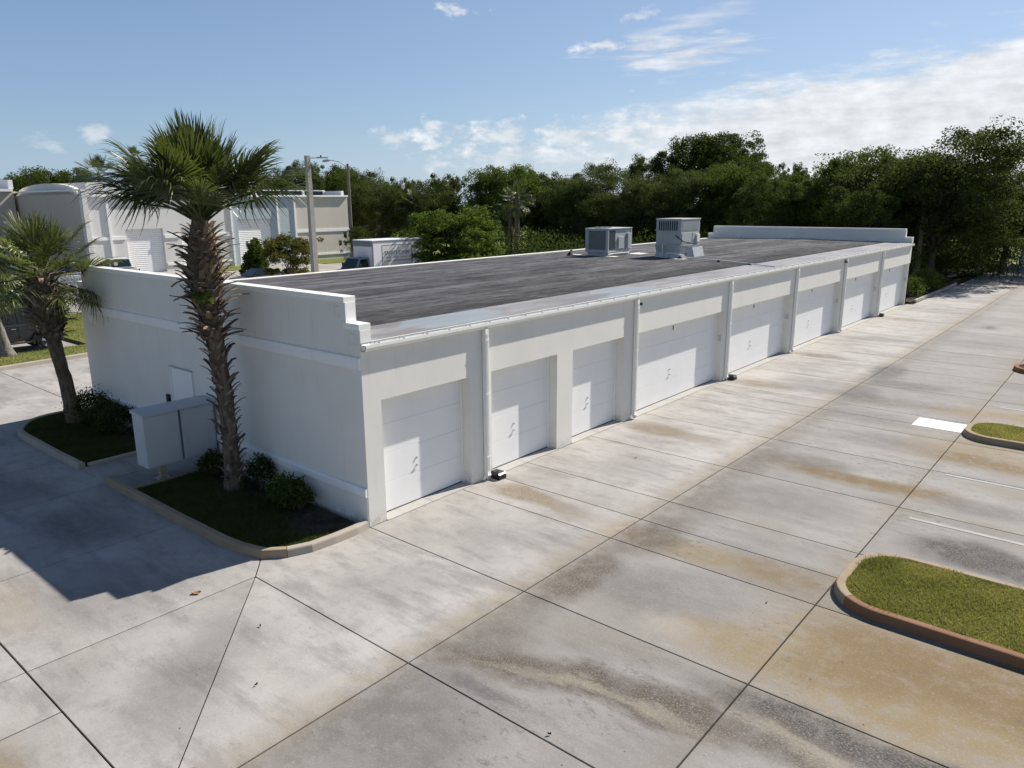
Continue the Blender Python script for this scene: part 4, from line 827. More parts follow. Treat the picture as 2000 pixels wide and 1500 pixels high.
TREES = [
 ('ficus', -99, 25, 10.6, 5.5, 'rounded green tree crown above the leftmost warehouse roof, at the left edge', G3), ('ficus', -90, 27.5, 11.2, 5.4, 'broad green tree crown above the curved warehouse roof', G3),
 ('dark', -89, 37.4, 11.3, 3.6, 'dark tree crown seen just left of the tall palm crown, behind the warehouse', G3), ('tallgreen', -83, 52.8, 11.2, 4.0, 'green tree just right of the tall palm crown, behind the warehouse', G3),
 ('dark', -76, 51.4, 11.4, 3.4, 'dark tree behind the top of the square concrete pole', G3), ('tallgreen', -79, 60, 11.8, 4.2, 'tall green tree between the two lamp poles, behind the warehouse', G3),
 ('umbrella', -86.6, 64, 12.2, 4.6, 'flat topped dark tree just right of the curved lamp pole', G3), ('oak', -71, 58, 10.4, 4.2, 'grey green tree right behind the warehouse corner and curved lamp pole', G2),
 ('oak2', -62, 54, 9.3, 4.3, 'olive tree above the front of the box truck', G2), ('oak', -55, 54.5, 8.9, 3.9, 'grey green tree above the rear of the box truck', G2),
 ('pine', -67, 70, 11.0, 3.0, 'thin sparse tree poking above the skyline over the box truck', G2), ('pine', -74, 68, 10.6, 2.6, 'thin sparse tree poking up right of the curved lamp pole', G2),
 ('bush', -33.5, 36.8, 6.5, 4.2, 'big rounded bright green bush right of the box truck', G2), ('ficus', -50, 62.5, 11.2, 5.4, 'large dense green tree behind the round bush and the palm', G2),
 ('dark', -46, 68, 9.6, 4.2, 'dark tree right of the large green tree, left of the low rooftop unit', G2), ('oak', -37.3, 61, 10.2, 4.4, 'grey green tree behind and left of the low rooftop unit', G2),
 ('oak2', -31.5, 60, 9.0, 4.4, 'olive tree rising between the two rooftop units', G2), ('dark', -39.5, 80, 12.2, 4.8, 'dark tree left of the tall flat topped tree', G2),
 ('umbrella', -31.5, 83, 14.9, 7.8, 'tallest dark flat topped tree on the skyline behind the tall rooftop unit', G1), ('dark', -27.2, 78, 11.8, 4.4, 'dark tree beside the tallest flat topped tree, right flank', G1),
 ('ficus', -22.3, 67, 10.6, 5.0, 'leafy green tree below the tallest flat topped tree', G1), ('oak', -28.5, 64.5, 9.4, 4.3, 'grey green tree behind the tall rooftop unit', G1),
 ('pine', -26.9, 95, 12.0, 2.6, 'thin sparse tree in the skyline gap right of the tallest tree', G1), ('tallgreen', -9.8, 60.5, 11.2, 4.7, 'dense dark green tree above the right end of the far parapet', G1),
 ('oak', -2.2, 57.8, 11.3, 6.4, 'large spreading oak at the far right beside the pole top', G1), ('oak2', 1.4, 66, 9.5, 5.2, 'tall olive oak at the right edge', G1), ('oak', 5.5, 77, 9.2, 5.0, 'oak at the extreme right edge behind the driveway end', G1),
 ('dark', -15.2, 57, 8.2, 4.0, 'low dark tree behind the middle of the far parapet', G1), ('ficus', -17.8, 73, 9.0, 4.0, 'green tree filling the dip left of the dense dark tree', G1), ('dark', -6.0, 51.5, 7.2, 3.3, 'low dark tree close behind the far corner of the building', G1),
 ('dark', -6.5, 68, 10, 4.6, 'dark tree deep between the two big oaks', G1), ('oak2', -3, 80, 9.5, 5, 'olive tree far down the drive behind the oaks', G1),
  ('dark', -42.5, 63, 7.6, 4.2, 'low dark tree directly left of the low rooftop unit', G2), ('oak', -35, 71, 8.2, 4.6, 'low grey green tree directly behind the low rooftop unit', G2), ('dark', -27, 71, 8.2, 4.6, 'low dark tree directly behind the tall rooftop unit', G2), ('dark', -53, 71, 9.0, 4.8, 'low dark tree behind the gap left of the large green tree', G2),
 ('young', -42.4, 23.4, 4.0, 1.35, 'small young conical tree by the dark sedan', 'planted street trees'), ('layered', -35.8, 22.3, 4.4, 2.0, 'small tree with flat rusty green layers left of the square pole', 'planted street trees'),
 ('pine', -44.5, 35.2, 4.5, 1.5, 'thin scrubby sapling beside the cab of the box truck', 'planted street trees'), ('bush', -30.5, 2.6, 5.2, 3.0, 'leafy green tree behind the dark off-road car, left edge', 'planted street trees'), ('bush', -60, 11.5, 4.6, 2.6, 'leafy green tree behind the pickup tailgate, left', 'planted street trees')]
for a in TREES: tree(*a)
def bgpalm(x, y, h, size, label, seed, hi=85, lo=-50): palm(label, (x, y, 0), [(0, 0, -.1), (.1, 0, h * .5), (.15, .1, h)], [(0, .28), (h, .2)], 0, 0, 0, None, 26, size, ('frond', 'frond'), 'palm_bark', seed, 'palms in the background', hi, lo)
bgpalm(-82, 28.5, 9.6, 1.35, 'distant palm left of the tall palm crown, above the warehouse', 131); bgpalm(-108, 44.2, 13.2, .95, 'tiny far palm top poking above the skyline left of the tall palm', 141); bgpalm(-39.2, 51.4, 6.6, .95, 'palm with a bare trunk standing behind the round bright bush', 151)
bgpalm(-54.5, 51.5, 6.0, 1.1, 'palm with hanging fronds behind the box truck', 161); bgpalm(-60, 50.5, 3.6, 1.2, 'low palm left of the box truck roof', 171); bgpalm(-44, 56, 6.2, 1.0, 'palm standing left of the bare trunked palm', 181)
# far woods that close the view
def woods(name, label, a0, a1, d0, d1, hmax, n, seed, mat, lf=.25):
    g = np.random.default_rng(seed); nc = 420; a = g.uniform(R_(a0), R_(a1), nc); d = g.uniform(d0, d1, nc); cz = hmax * (.35 + .6 * np.abs(np.sin(a * 23 + 1)) ** .7 * g.uniform(.6, 1, nc)) * g.uniform(.25, 1, nc)
    cc = np.stack([10.8 + d * np.sin(a), -8.4 + d * np.cos(a), cz], 1); i = g.integers(0, nc, n); P = cc[i] + np.clip(g.normal(0, 1, (n, 3)), -1.4, 1.4) * np.array([1.9, 1.9, 1.0]); P[:, 2] = np.abs(P[:, 2])
    nr = g.normal(0, 1, (n, 3)); nr /= np.linalg.norm(nr, axis=1)[:, None]; u = np.cross(nr, g.normal(0, 1, (n, 3))); u /= np.linalg.norm(u, axis=1)[:, None]; w = np.cross(nr, u); s = g.uniform(.5, 1.3, n)[:, None] * lf
    tag(link(name, tris_mesh(name, np.stack([P - u * s, P + w * s * .6, P + u * s, P - w * s * .6], 1), mat, 4)), label, 'woods', kind='stuff')
woods('far_woods', 'dark mass of far woodland behind the trees', -80, 6, 118, 150, 6.5, 90000, 41, 'leaf_dark')
woods('undergrowth', 'dense dark undergrowth beneath the trees behind the building', -40, -7, 70, 96, 2.6, 110000, 42, 'leaf_dark', .11)

# ------------------------------------------------------------------ shrubs
def shrub(x, y, r_, h, label, mat, seed, n=2600, leaf=.035, z=.10, group='shrubs along the end wall'):
    g = np.random.default_rng(seed); root = empty('shrub', (x, y, z), 0, label, 'shrub', group); nc = 46; a = g.uniform(0, 2 * np.pi, nc); q = np.sqrt(g.uniform(0, 1, nc)) * r_; cz = h * (.25 + .7 * np.sqrt(np.maximum(0, 1 - (q / r_) ** 2)) * g.uniform(.6, 1.05, nc))
    cc = np.stack([q * np.cos(a), q * np.sin(a), cz], 1); i = g.integers(0, nc, n); P = cc[i] + g.normal(0, 1, (n, 3)) * np.array([.09, .09, .09]) * (r_ / .5); P[:, 2] = np.abs(P[:, 2])
    nr = g.normal(0, 1, (n, 3)) + np.array([0, 0, .8]); nr /= np.linalg.norm(nr, axis=1)[:, None]; u = np.cross(nr, g.normal(0, 1, (n, 3))); u /= np.linalg.norm(u, axis=1)[:, None]; w = np.cross(nr, u); s = leaf * g.uniform(.6, 1.3, n)[:, None]
    link('foliage', tris_mesh('foliage', np.stack([P - u * s, P + w * s * .5, P + u * s, P - w * s * .5], 1), mat, 4), root); m_ = MB()
    for j in range(9): m_.tube([(0, 0, -.02), tuple(cc[j] * .5), tuple(cc[j])], [.014, .009, .004], 5)
    m_.build('stems', 'bark', root)
shrub(-11.9, -.42, .62, .78, 'dark clipped shrub against the wall, leftmost by the leaning palm', 'leaf_dark', 1); shrub(-10.8, -.42, .60, .66, 'dark clipped shrub against the wall, second from the left corner', 'leaf_dark', 2); shrub(-9.9, -.45, .55, .62, 'dark clipped shrub against the wall nearest the service door', 'leaf_dark', 3)
shrub(-4.75, -.55, .34, .55, 'small leafy shrub between the cabinets and the tall palm', 'leaf_dark', 4, 1300); shrub(-3.25, -.33, .33, .72, 'small dark shrub against the wall right behind the tall palm trunk', 'leaf_dark', 5, 1300); shrub(-2.0, -.5, .38, .58, 'leafy shrub against the wall between the tall palm and the corner', 'leaf_ficus', 6, 1700, .04); shrub(-1.6, -.48, .26, .42, 'low leafy shrub nearest the building corner', 'leaf_ficus', 7, 800, .04)
shrub(-3.62, -1.02, .17, .42, 'green sprout growing out of the tall palm trunk', 'leaf_bright', 9, 160, .055, 4.05, 'shrubs along the end wall')
for i, (x, y, q, h, lb) in enumerate(((-.9, 44.6, .9, 1.1, 'low shrub in the far bed just past the building corner'), (-.7, 48.2, 1.0, 1.3, 'bright leafed shrub in the far bed by the curb gap'), (-.9, 51.0, .9, 1.0, 'low shrub farther along the far bed'), (-2.6, 46.5, 1.2, 1.6, 'taller shrub set back in the far bed'), (-3.4, 53.6, 1.7, 2.9, 'tall shrub under the big oak'), (-2.6, 63, 1.2, 1.3, 'low hedge shrub by the far driveway curb'), (-3.5, 67, 1.2, 1.4, 'last hedge shrub down the far driveway curb'))):
    shrub(x, y, q, h, lb, 'leaf_bright' if i in (1, 5) else 'leaf_ficus', 20 + i, 2600, .07, .08, 'shrubs in the far bed')

# ------------------------------------------------------------------ warehouses across the street
wh = empty('warehouse', (0, 0, 0), 0, 'long white and blue grey warehouse with tall roll-up doors across the street', 'warehouse')
FX = -59.4
def shutter(y0, y1, h, x=FX, parent=wh):
    d_ = MB().box(x - .36, x - .30, y0, y1, 0, h).build('roll_door', 'door_white', parent); n = int(h / .18)
    sl = MB().extr([(x - .30, .01), (x - .275, .03), (x - .265, .12), (x - .30, .16)], 'y', y0 + .03, y1 - .03).build('slat', 'door_white', d_)
    for i in range(1, n):
        o = sl.copy(); C.objects.link(o); o.parent = d_; o.location = (0, 0, i * .18)
def wfacade(y0, y1, mat, doors, h, name='wall'):
    m_ = MB(); e = [y0] + [v for d_ in doors for v in d_[:2]] + [y1]
    for a, b in zip(e[0::2], e[1::2]): m_.box(FX - .4, FX, a, b, -.1, h)
    for a, b, t_ in doors: m_.box(FX - .4, FX, a, b, t_, h); shutter(a, b, t_)
    return m_.build(name, mat, wh)
wfacade(18.3, 31.6, 'bg_white', [(21.26, 24.6, 3.95), (26.3, 29.6, 3.95)], 6.75); wfacade(31.604, 38.85, 'bg_blue', [(32.2, 36.05, 4.6)], 6.75); wfacade(38.854, 45.9, 'bg_beige', [], 6.75)
MB().box(-78, FX - .404, 18.0, 18.3, -.1, 7.0).build('side_wall', 'bg_taupe', wh); MB().box(FX - .4, FX + .25, 17.9, 18.296, -.1, 7.25).build('pilaster', 'bg_white', wh); MB().box(-78, FX + .3, 17.85, 18.35, 7.255, 7.4).build('coping', 'trim_white', wh)
MB().box(-78, FX - .41, 45.6, 45.9, -.1, 6.9).build('side_wall', 'brick_red', wh); MB().box(-78, FX - .45, 18.4, 45.55, 6.4, 6.7).build('roof_deck', 'bg_roof', wh)
for a, b in ((18.4, 25), (25.01, 31.6), (31.61, 38.85), (38.86, 45.9)): MB().box(FX - .5, FX + .28, a, b, 6.76, 6.95, .02).build('eave_gutter', 'trim_white', wh)
for y in (19.9, 31.5, 36.75, 38.85): MB().box(FX + .005, FX + .14, y - .09, y + .09, 0, 6.75).build('downspout', 'metal_white', wh)
for a, b in ((18.4, 21.2), (24.7, 26.2), (29.7, 31.6), (38.95, 45.9)):
    MB().box(FX + .003, FX + .09, a, b, 3.06, 3.34).build('trim_band', 'trim_white', wh); MB().box(FX + .003, FX + .09, a, b, .55, .75).build('trim_band', 'trim_white', wh)
MB().box(FX + .003, FX + .06, 29.95, 30.9, 0, 2.3).build('service_door', 'door_grey', wh)
MB().box(-77, FX - .6, 45.55, 45.9, 6.95, 7.45).build('parapet', 'trim_white', wh); MB().box(-63.5, -63.2, 36.5, 45.5, 6.72, 7.42).build('parapet', 'parapet_dark', wh)
for y in (36.6, 39.6, 42.6, 45.4): MB().box(-63.15, -62.9, y - .12, y + .12, 6.72, 7.45).build('parapet_post', 'trim_white', wh)
MB().box(-63.6, -63.1, 36.4, 45.6, 7.455, 7.55).build('parapet_coping', 'trim_white', wh)
MB().box(-70, -62.5, 19.6, 25.5, 6.72, 8.05).build('roof_screen', 'bg_white', wh); MB().box(-68, -64, 33, 35.6, 6.72, 8.0).build('roof_screen', 'bg_white', wh)
n = 14; ap = [(-77.5, 7.0)] + [(-69.3 + 7.4 * math.cos(math.pi - math.pi * i / n), 7.2 + .85 * math.sin(math.pi * i / n)) for i in range(n + 1)] + [(-61.0, 7.0)]
MB().extr([(u, v) for u, v in ap][::-1], 'y', 18.6, 18.95).build('arched_parapet', 'bg_white', wh)
wh2 = empty('warehouse', (0, 0, 0), 0, 'taupe warehouse block with a dark parapet screen at the far left edge', 'warehouse')
MB().box(-90, -75, -8, 17.7, -.1, 7.4).build('wall', 'bg_taupe', wh2); MB().box(-75.4, -74.7, -8, 17.6, 7.405, 7.65).build('eave_gutter', 'trim_white', wh2); MB().box(-79.6, -79, -8, 17.3, 7.41, 8.3).build('parapet', 'parapet_dark', wh2)
for y in (5, 9, 13, 17.0): MB().box(-78.95, -78.7, y - .14, y + .14, 7.41, 8.35).build('parapet_post', 'trim_white', wh2)
MB().box(-80, -74.8, 17.3, 17.7, 7.66, 8.5).build('parapet_end', 'trim_white', wh2)
tag(MB().prism([(FX + .1, 27), (FX + 4.5, 27), (FX + 4.5, 31.6), (FX + .1, 31.6)], -.05, .05).build('lawn_patch', 'lawn'), kind='structure'); tag(MB().prism([(FX + .1, 38.9), (FX + 5, 38.9), (FX + 6.5, 52), (FX - 8, 52)], -.05, .05).build('lawn_patch', 'lawn'), kind='structure')
bw = empty('shed', (2.6, 74.5, 0), 0, 'pale corner of a building at the far right edge, end of the drive', 'building')
MB().box(-.9, 6, 0, 6, -.1, 3.0).build('wall', 'bg_white', bw); MB().box(-1.1, 6.1, -.2, 6.2, 3.005, 3.2).build('roof_edge', 'trim_white', bw)

# ------------------------------------------------------------------ poles
sp = empty('lamp_pole', (-30.5, 20.6, 0), 0, 'square concrete lamp pole with a flat lamp, left of the box truck', 'lamp pole')
MB().add([(-.19, -.19, -.1), (.19, -.19, -.1), (.19, .19, -.1), (-.19, .19, -.1), (-.13, -.13, 9.0), (.13, -.13, 9.0), (.13, .13, 9.0), (-.13, .13, 9.0)], [(3, 2, 1, 0), (4, 5, 6, 7), (0, 1, 5, 4), (1, 2, 6, 5), (2, 3, 7, 6), (3, 0, 4, 7)]).build('pole', 'concrete_pole', sp)
MB().tube([(.05, .1, 8.86), (.42, .55, 8.88)], .03, 6).build('arm', 'galv', sp); MB().add([(.32, .48, 8.86), (.80, .98, 8.86), (.62, 1.15, 8.86), (.15, .64, 8.86), (.32, .48, 8.94), (.80, .98, 8.92), (.62, 1.15, 8.92), (.15, .64, 8.94)], [(3, 2, 1, 0), (4, 5, 6, 7), (0, 1, 5, 4), (1, 2, 6, 5), (2, 3, 7, 6), (3, 0, 4, 7)]).build('lamp_head', 'galv', sp)
MB().cyl(.42, .72, 8.94, 9.04, .05, 10).build('photocell', 'iron', sp)
cl = empty('street_lamp', (-45, 35.0, 0), 0, 'round street lamp pole with a curved arm, at the warehouse corner', 'street lamp')
MB().tube([(0, 0, -.1), (0, 0, 9.5)], [.16, .11], 12).build('pole', 'wood_pole', cl); MB().tube([(0, 0, 9.2), (-.5, -.5, 9.65), (-.95, -.95, 9.8), (-1.15, -1.15, 9.78)], .035, 8).build('arm', 'galv', cl)
MB().tube([(-1.05, -1.05, 9.8), (-1.2, -1.2, 9.79), (-1.45, -1.45, 9.74), (-1.55, -1.55, 9.70)], [.05, .12, .12, .05], 10).build('lamp_head', 'galv', cl)
up = empty('utility_pole', (-2.95, 56.6, 0), 0, 'grey pole top with a short lamp arm among the oaks, far right', 'lamp pole')
MB().tube([(0, 0, -.1), (0, 0, 9.3)], [.18, .13], 10).build('pole', 'wood_pole', up); MB().box(-.75, .0, -.1, .1, 9.15, 9.22).build('lamp_arm', 'galv', up)

# ------------------------------------------------------------------ vehicles
def loft(secs):
    """closed body from cross-sections [(y, [(x,z)...half profile from bottom centre-line out and up])] mirrored"""
    mb = MB(); vs = []; fs = []; k = None
    for y, h in secs:
        ring = [(x, y, z) for x, z in h] + [(-x, y, z) for x, z in h[::-1]]; k = len(ring); vs += ring
    for i in range(len(secs) - 1):
        for j in range(k): fs.append((i * k + j, i * k + (j + 1) % k, (i + 1) * k + (j + 1) % k, (i + 1) * k + j))
    fs += [tuple(range(k)), tuple(range((len(secs) - 1) * k, len(secs) * k))]; return mb.add(vs, fs)
def body_half(w, z0, z1, belt=None): return [(w * .9, z0), (w, z0 + .12), (w, (z0 + z1) / 2), (w * .985, z1 - .08), (w * .93, z1)]
def wheel(parent, x, y, r, w, side):
    t_ = MB().disc((x, y, r), (1, 0, 0), r, w, 28).build('wheel', 'rubber', parent); s_ = side
    MB().disc((x + s_ * w * .5, y, r), (1, 0, 0), r * .66, .02, 24).build('rim', 'alloy', t_); m_ = MB()
    for q in range(5):
        a = q * 2 * math.pi / 5 + .3
        for e in (-.12, .12): m_.tube([(x + s_ * (w * .5 + .018), y + .1 * r * math.cos(a), r + .1 * r * math.sin(a)), (x + s_ * (w * .5 + .018), y + .62 * r * math.cos(a + e), r + .62 * r * math.sin(a + e))], .022, 6)
    m_.disc((x + s_ * (w * .5 + .02), y, r), (1, 0, 0), r * .16, .02, 14); m_.build('spokes', 'chrome', t_)
def offroader(x, y, label):
    r = empty('offroad_car', (x, y, 0), 0, label, 'car')          # nose towards -y
    loft([(-2.15, body_half(.62, .62, 1.06)), (-1.9, body_half(.66, .55, 1.14)), (-.75, body_half(.76, .5, 1.20)), (-.6, body_half(.80, .5, 1.22)), (1.95, body_half(.80, .5, 1.22)), (2.05, body_half(.78, .55, 1.20))]).build('body', 'car_dark', r)
    loft([(-.62, [(.74, 1.21), (.72, 1.26)]), (-.30, [(.73, 1.21), (.66, 1.80)]), (1.9, [(.73, 1.21), (.66, 1.80)]), (2.0, [(.72, 1.21), (.66, 1.75)])]).build('cabin', 'car_dark', r)
    MB().box(-.68, .68, -.30, 1.98, 1.803, 1.86, .03).build('hard_top', 'car_dark', r)
    for s_ in (-1, 1):
        for a, b in ((-.22, .40), (.50, 1.06), (1.14, 1.85)): MB().add([(s_ * .742, a, 1.27), (s_ * .742, b, 1.27), (s_ * .682, b, 1.74), (s_ * .682, a + (.12 if a < 0 else 0), 1.74)], [(0, 1, 2, 3)]).build('side_window', 'glass', r)
        for a, b in ((-.55, .43), (.47, 1.30)):
            d_ = MB().box(s_ * .802 - .006, s_ * .802 + .006, a, b, .60, 1.19, .004).build('door', 'car_dark', r)
            MB().box(s_ * .815, s_ * .845, b - .22, b - .05, 1.03, 1.07, .008).build('door_handle', 'chrome', d_)
            for z in (.74, 1.04): MB().box(s_ * .809, s_ * .835, a + .02, a + .10, z, z + .05, .006).build('hinge', 'alloy', d_)
        for yy in (-1.45, 1.5):
            m_ = MB(); pts = [(s_ * .86, yy + .56 * math.cos(q), .40 + .56 * math.sin(q)) for q in [R_(v) for v in (-5, 20, 50, 75, 90, 105, 130, 160, 185)]]
            m_.tube(pts, .075, 6).build('fender_flare', 'rubber', r); wheel(r, s_ * .78, yy, .42, .26, s_)
        MB().tube([(s_ * .88, -.85, .52), (s_ * .93, -.7, .46), (s_ * .93, .8, .46), (s_ * .88, .95, .52)], .04, 8).build('side_step', 'alloy', r)
    MB().disc((0, 2.22, .98), (0, 1, 0), .40, .24, 24).build('spare_wheel', 'rubber', r); MB().box(-.8, .8, -2.36, -2.18, .5, .70, .03).build('bumper', 'rubber', r); MB().box(-.8, .8, 2.06, 2.2, .48, .66, .03).build('bumper', 'rubber', r)
    for s_ in (-1, 1): MB().disc((s_ * .45, -2.17, .88), (0, 1, 0), .1, .04, 16).build('headlight', 'chrome', r); MB().box(s_ * .72 - .06, s_ * .72 + .06, 2.05, 2.09, .82, 1.02).build('tail_light', 'rust', r)
offroader(-25.98, 1.42, 'dark grey boxy off-road car parked behind the verge, left edge')
def pickup(x, y, rz, label, lettering, decal):
    r = empty('pickup_truck', (x, y, 0), rz, label, 'pickup truck')    # nose towards -y, tail at +y
    loft([(-2.9, body_half(.86, .5, 1.0)), (-2.6, body_half(.94, .45, 1.12)), (-1.3, body_half(.97, .4, 1.18)), (2.6, body_half(.97, .4, 1.18)), (2.72, body_half(.95, .5, 1.18))]).build('body', 'car_white', r)
    loft([(-1.35, [(.86, 1.17), (.84, 1.22)]), (-.55, [(.86, 1.17), (.70, 1.88)]), (.85, [(.86, 1.17), (.70, 1.90)]), (1.05, [(.86, 1.17), (.84, 1.20)])]).build('cab', 'car_white', r)
    MB().add([(-.76, 1.06, 1.25), (.76, 1.06, 1.25), (.64, .905, 1.83), (-.64, .905, 1.83)], [(0, 1, 2, 3)]).build('rear_window', 'glass', r); MB().add([(-.72, -1.33, 1.26), (.72, -1.33, 1.26), (.62, -.65, 1.82), (-.62, -.65, 1.82)], [(3, 2, 1, 0)]).build('windscreen', 'glass', r)
    for s_ in (-1, 1):
        for a, b in ((-.95, -.1), (0, .8)): MB().add([(s_ * .865, a, 1.25), (s_ * .865, b, 1.25), (s_ * .735, b, 1.80), (s_ * .735, a + (.45 if a < -.5 else 0), 1.80)], [(0, 1, 2, 3)]).build('side_window', 'glass', r)
        for yy in (-1.9, 1.75): wheel(r, s_ * .84, yy, .38, .24, s_)
        MB().box(s_ * 1.0 - .1, s_ * 1.0 + .1, -.95, -.8, 1.2, 1.42, .03).build('mirror', 'iron', r); MB().box(s_ * .9 - .05, s_ * .9 + .05, 2.72, 2.75, .78, 1.14).build('tail_light', 'rust', r)
    MB().box(-.8, .8, 1.2, 2.55, 1.185, 1.19).build('bed_floor', 'iron', r); tg = MB().box(-.84, .84, 2.725, 2.77, .72, 1.17, .012).build('tailgate', 'car_white', r)
    MB().box(-.92, .92, 2.73, 2.90, .48, .66, .03).build('bumper', 'chrome', r); MB().box(-.16, .16, 2.905, 2.915, .5, .65).build('licence_plate', 'plate_blue', r)
    if lettering: text('tailgate_lettering', lettering, .26, (0, 2.778, .87), (R_(90), 0, R_(180)), 'ink', tg)
    if decal: MB().disc((.38, 1.035, 1.50), (0, 1, .35), .15, .01, 20).build('window_decal', 'panel_tan', r)
    return r
def text(name, body, size, loc, rot, mat, parent, squeeze=1.0):
    cu = bpy.data.curves.new(name, 'FONT'); cu.body = body; cu.size = size; cu.align_x = 'CENTER'; cu.align_y = 'CENTER'; cu.extrude = .002
    tmp = bpy.data.objects.new('tmp', cu); C.objects.link(tmp); bpy.context.view_layer.update(); me = bpy.data.meshes.new_from_object(tmp); bpy.data.objects.remove(tmp); me.materials.clear(); me.materials.append(M[mat])
    o = link(name, me, parent); o.location = loc; o.rotation_euler = rot; o.scale = (squeeze, 1, 1); return o
pickup(-50.8, 13.0, R_(-90 - 14), 'white pickup seen from behind with big lettering on the tailgate', 'CHEVROLET', False)
pickup(-53.2, 17.7, R_(-100), 'white pickup with a dark rear window showing above the end wall', None, True)
def sedan(x, y, rz, label):
    r = empty('sedan', (x, y, 0), rz, label, 'car')
    loft([(-2.3, body_half(.72, .4, .66)), (-2.0, body_half(.82, .3, .80)), (-1.0, body_half(.88, .28, .92)), (1.6, body_half(.88, .28, .96)), (2.25, body_half(.80, .36, .92))]).build('body', 'car_navy', r)
    loft([(-1.15, [(.78, .91), (.76, .94)]), (-.35, [(.78, .92), (.60, 1.40)]), (.55, [(.78, .93), (.60, 1.42)]), (1.75, [(.78, .94), (.70, .99)])]).build('cabin', 'car_navy', r)
    MB().add([(-.72, -1.15, .955), (.72, -1.15, .955), (.57, -.43, 1.375), (-.57, -.43, 1.375)], [(0, 1, 2, 3)]).build('windscreen', 'glass', r); MB().add([(-.66, 1.66, 1.03), (.66, 1.66, 1.03), (.56, .68, 1.39), (-.56, .68, 1.39)], [(0, 1, 2, 3)]).build('rear_window', 'glass', r)
    for s_ in (-1, 1):
        for a, b in ((-.75, .0), (.06, .8)): MB().add([(s_ * .775, a, .98), (s_ * .775, b, .98), (s_ * .628, b - (.1 if a > 0 else 0), 1.36), (s_ * .628, a + (.42 if a < 0 else 0), 1.36)], [(0, 1, 2, 3)]).build('side_window', 'glass', r)
        for yy in (-1.4, 1.35): wheel(r, s_ * .78, yy, .33, .2, s_)
        MB().box(s_ * .55 - .14, s_ * .55 + .14, -2.32, -2.22, .52, .64, .02).build('headlight', 'chrome', r)
sedan(-40.0, 22.4, R_(0), 'dark blue sedan roof showing above the back edge of the roof')
def boxtruck(x, y):
    r = empty('box_truck', (x, y, 0), 0, 'white box truck with a framed name sign on its side', 'truck')   # nose towards -y, side panel faces +x
    MB().box(-1.15, 1.15, 0, 5.2, .95, 3.25, .02).build('cargo_box', 'truck_white', r)
    MB().box(-1.17, 1.17, -.03, 5.23, 3.255, 3.32, .01).build('roof_cap', 'truck_white', r); MB().box(-1.16, 1.16, -.045, -.004, 2.85, 3.25, .01).build('front_cap', 'truck_trim', r); MB().box(1.152, 1.175, -.04, .1, .95, 3.25).build('corner_trim', 'truck_trim', r); MB().box(1.152, 1.17, .102, 5.2, 3.14, 3.25).build('top_rail', 'truck_trim', r); MB().box(1.152, 1.165, .102, 5.2, .95, 1.06).build('bottom_rail', 'truck_trim', r)
    for q in (2.15,): MB().box(1.152, 1.158, 2.4, 2.43, 2.9, 3.13).build('panel_seam', 'truck_trim', r)
    sg = MB().box(1.152, 1.158, .95, 4.05, 1.25, 2.92).build('sign_panel', 'panel_cream', r); m_ = MB(); e = .035
    for a in ((.95, 4.05, 2.92 - e, 2.92), (.95, 4.05, 1.25, 1.25 + e), (.95, .95 + e, 1.25 + e, 2.92 - e), (4.05 - e, 4.05, 1.25 + e, 2.92 - e)): m_.box(1.1585, 1.164, a[0], a[1], a[2], a[3])
    m_.build('sign_border', 'ink', sg); MB().box(1.1585, 1.161, .99, 4.01, 1.62, 1.76).build('sign_stripe', 'panel_tan', sg)
    text('sign_name', 'JENNIFER ELMORE', .40, (1.161, 2.5, 2.30), (R_(90), 0, R_(90)), 'ink', sg, .80); m_ = MB(); g = random.Random(4); yy = 1.35
    for wlen in (.62, .55, .75):                    # second, illegible script line
        n = int(wlen / .03); m_.tube([(1.164, yy + i * .03, 1.95 + .035 * math.sin(i * 2.1) + g.uniform(-.015, .02)) for i in range(n)], .010, 4); yy += wlen + .16
    m_.build('sign_script', 'ink', sg)
    loft([(-2.6, body_half(.84, .5, .98)), (-2.3, body_half(.92, .45, 1.10)), (-1.35, body_half(.96, .42, 1.22)), (-.06, body_half(.96, .42, 1.26))]).build('cab_body', 'truck_cab', r)
    loft([(-1.5, [(.86, 1.21), (.85, 1.26)]), (-.95, [(.86, 1.22), (.72, 2.0)]), (-.10, [(.86, 1.25), (.74, 2.04)]), (-.06, [(.86, 1.25), (.74, 2.0)])]).build('cab_roof', 'truck_cab', r)
    MB().add([(-.76, -1.48, 1.32), (.76, -1.48, 1.32), (.66, -1.02, 1.94), (-.66, -1.02, 1.94)], [(3, 2, 1, 0)]).build('windscreen', 'glass', r)
    for s_ in (-1, 1):
        MB().add([(s_ * .865, -1.1, 1.33), (s_ * .865, -.2, 1.33), (s_ * .765, -.2, 1.92), (s_ * .775, -.85, 1.92)], [(0, 1, 2, 3)]).build('side_window', 'glass', r); MB().box(s_ * 1.06 - .09, s_ * 1.06 + .09, -1.2, -1.1, 1.3, 1.62, .03).build('mirror', 'iron', r)
        for yy in (-1.9, 3.6): wheel(r, s_ * .88, yy, .40, .26, s_)
    MB().box(-.8, .8, .05, 5.1, .6, .94).build('chassis', 'iron', r); MB().box(-1.1, 1.1, 5.2, 5.32, .45, .62).build('bumper', 'galv', r)
boxtruck(-35.9, 28.9)

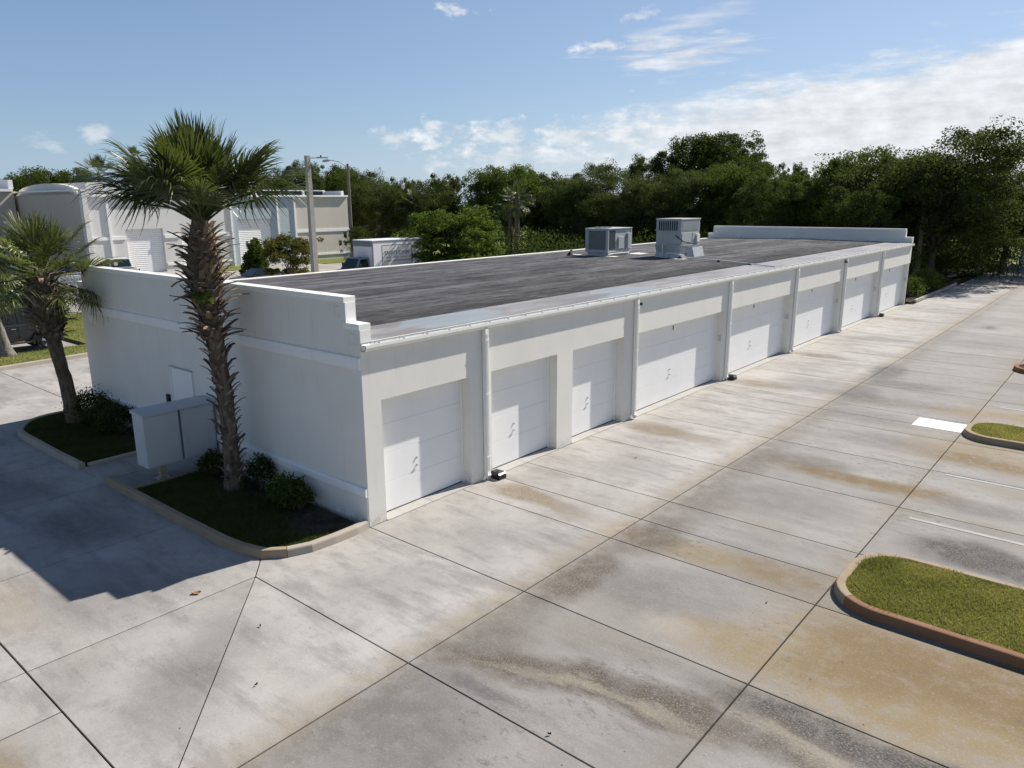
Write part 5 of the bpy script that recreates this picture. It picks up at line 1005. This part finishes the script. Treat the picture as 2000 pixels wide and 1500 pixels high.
# ------------------------------------------------------------------ small things on the ground
def leaf(x, y, s_, label, mat='leaf_dead', rz=0.0):
    m_ = MB(); n = 6; vs = [(-s_, 0, .012)]
    for i in range(1, n): u = i / n * 2 - 1; w_ = .48 * s_ * (1 - u * u) ** .7; vs += [(u * s_, -w_, .022 + .03 * abs(u)), (u * s_, 0, .012), (u * s_, w_, .03 + .02 * u)]
    vs.append((s_, 0, .04)); fs = [(0, 1, 2), (0, 2, 3)]
    for i in range(n - 2): b = 1 + 3 * i; fs += [(b, b + 3, b + 4, b + 1), (b + 1, b + 4, b + 5, b + 2)]
    b = 1 + 3 * (n - 2); fs += [(b, len(vs) - 1, b + 1), (b + 1, len(vs) - 1, b + 2)]; o = m_.add(vs, fs).build('fallen_leaf', mat); o.location = (x, y, 0); o.rotation_euler = (0, 0, rz); tag(o, label, 'leaf')
leaf(-.17, -3.42, .085, 'curled orange brown fallen leaf on the concrete near the shadow edge', rz=.7)
for i, (x, y, lb) in enumerate(((1.9, 6.7, 'dark scrap of leaf on the slab before the third door'), (2.7, -4.1, 'tiny dark leaf scrap on the slab left of the diagonal joint'), (1.5, -3.3, 'tiny dark leaf scrap near the top of the diagonal joint'), (6.2, -2.4, 'tiny dark leaf scrap near the bottom edge'), (7.0, 2.15, 'tiny pale scrap on the slab left of the near island'))): leaf(x, y, .026, lb, 'bark' if i < 4 else 'pad_white', rz=i * 1.3)
g_ = np.random.default_rng(5); n = 900; x = g_.uniform(-5, 9, n); y = g_.uniform(-5.8, 22, n); k = (x > .1) | (y < -2.5); x, y = x[k], y[k]; n = len(x); a = g_.uniform(0, 6.28, n); s = g_.uniform(.004, .014, n)
V = np.zeros((n, 3, 3)); V[:, 0] = np.stack([x, y, np.full(n, .004)], 1)
for j, dlt in ((1, .5), (2, 1.6)): V[:, j] = np.stack([x + s * np.cos(a + dlt) * 2, y + s * np.sin(a + dlt), np.full(n, .007)], 1)
tag(link('litter', tris_mesh('litter', V, 'bark')), 'fine dark specks of plant litter scattered over the concrete', 'litter', kind='stuff')
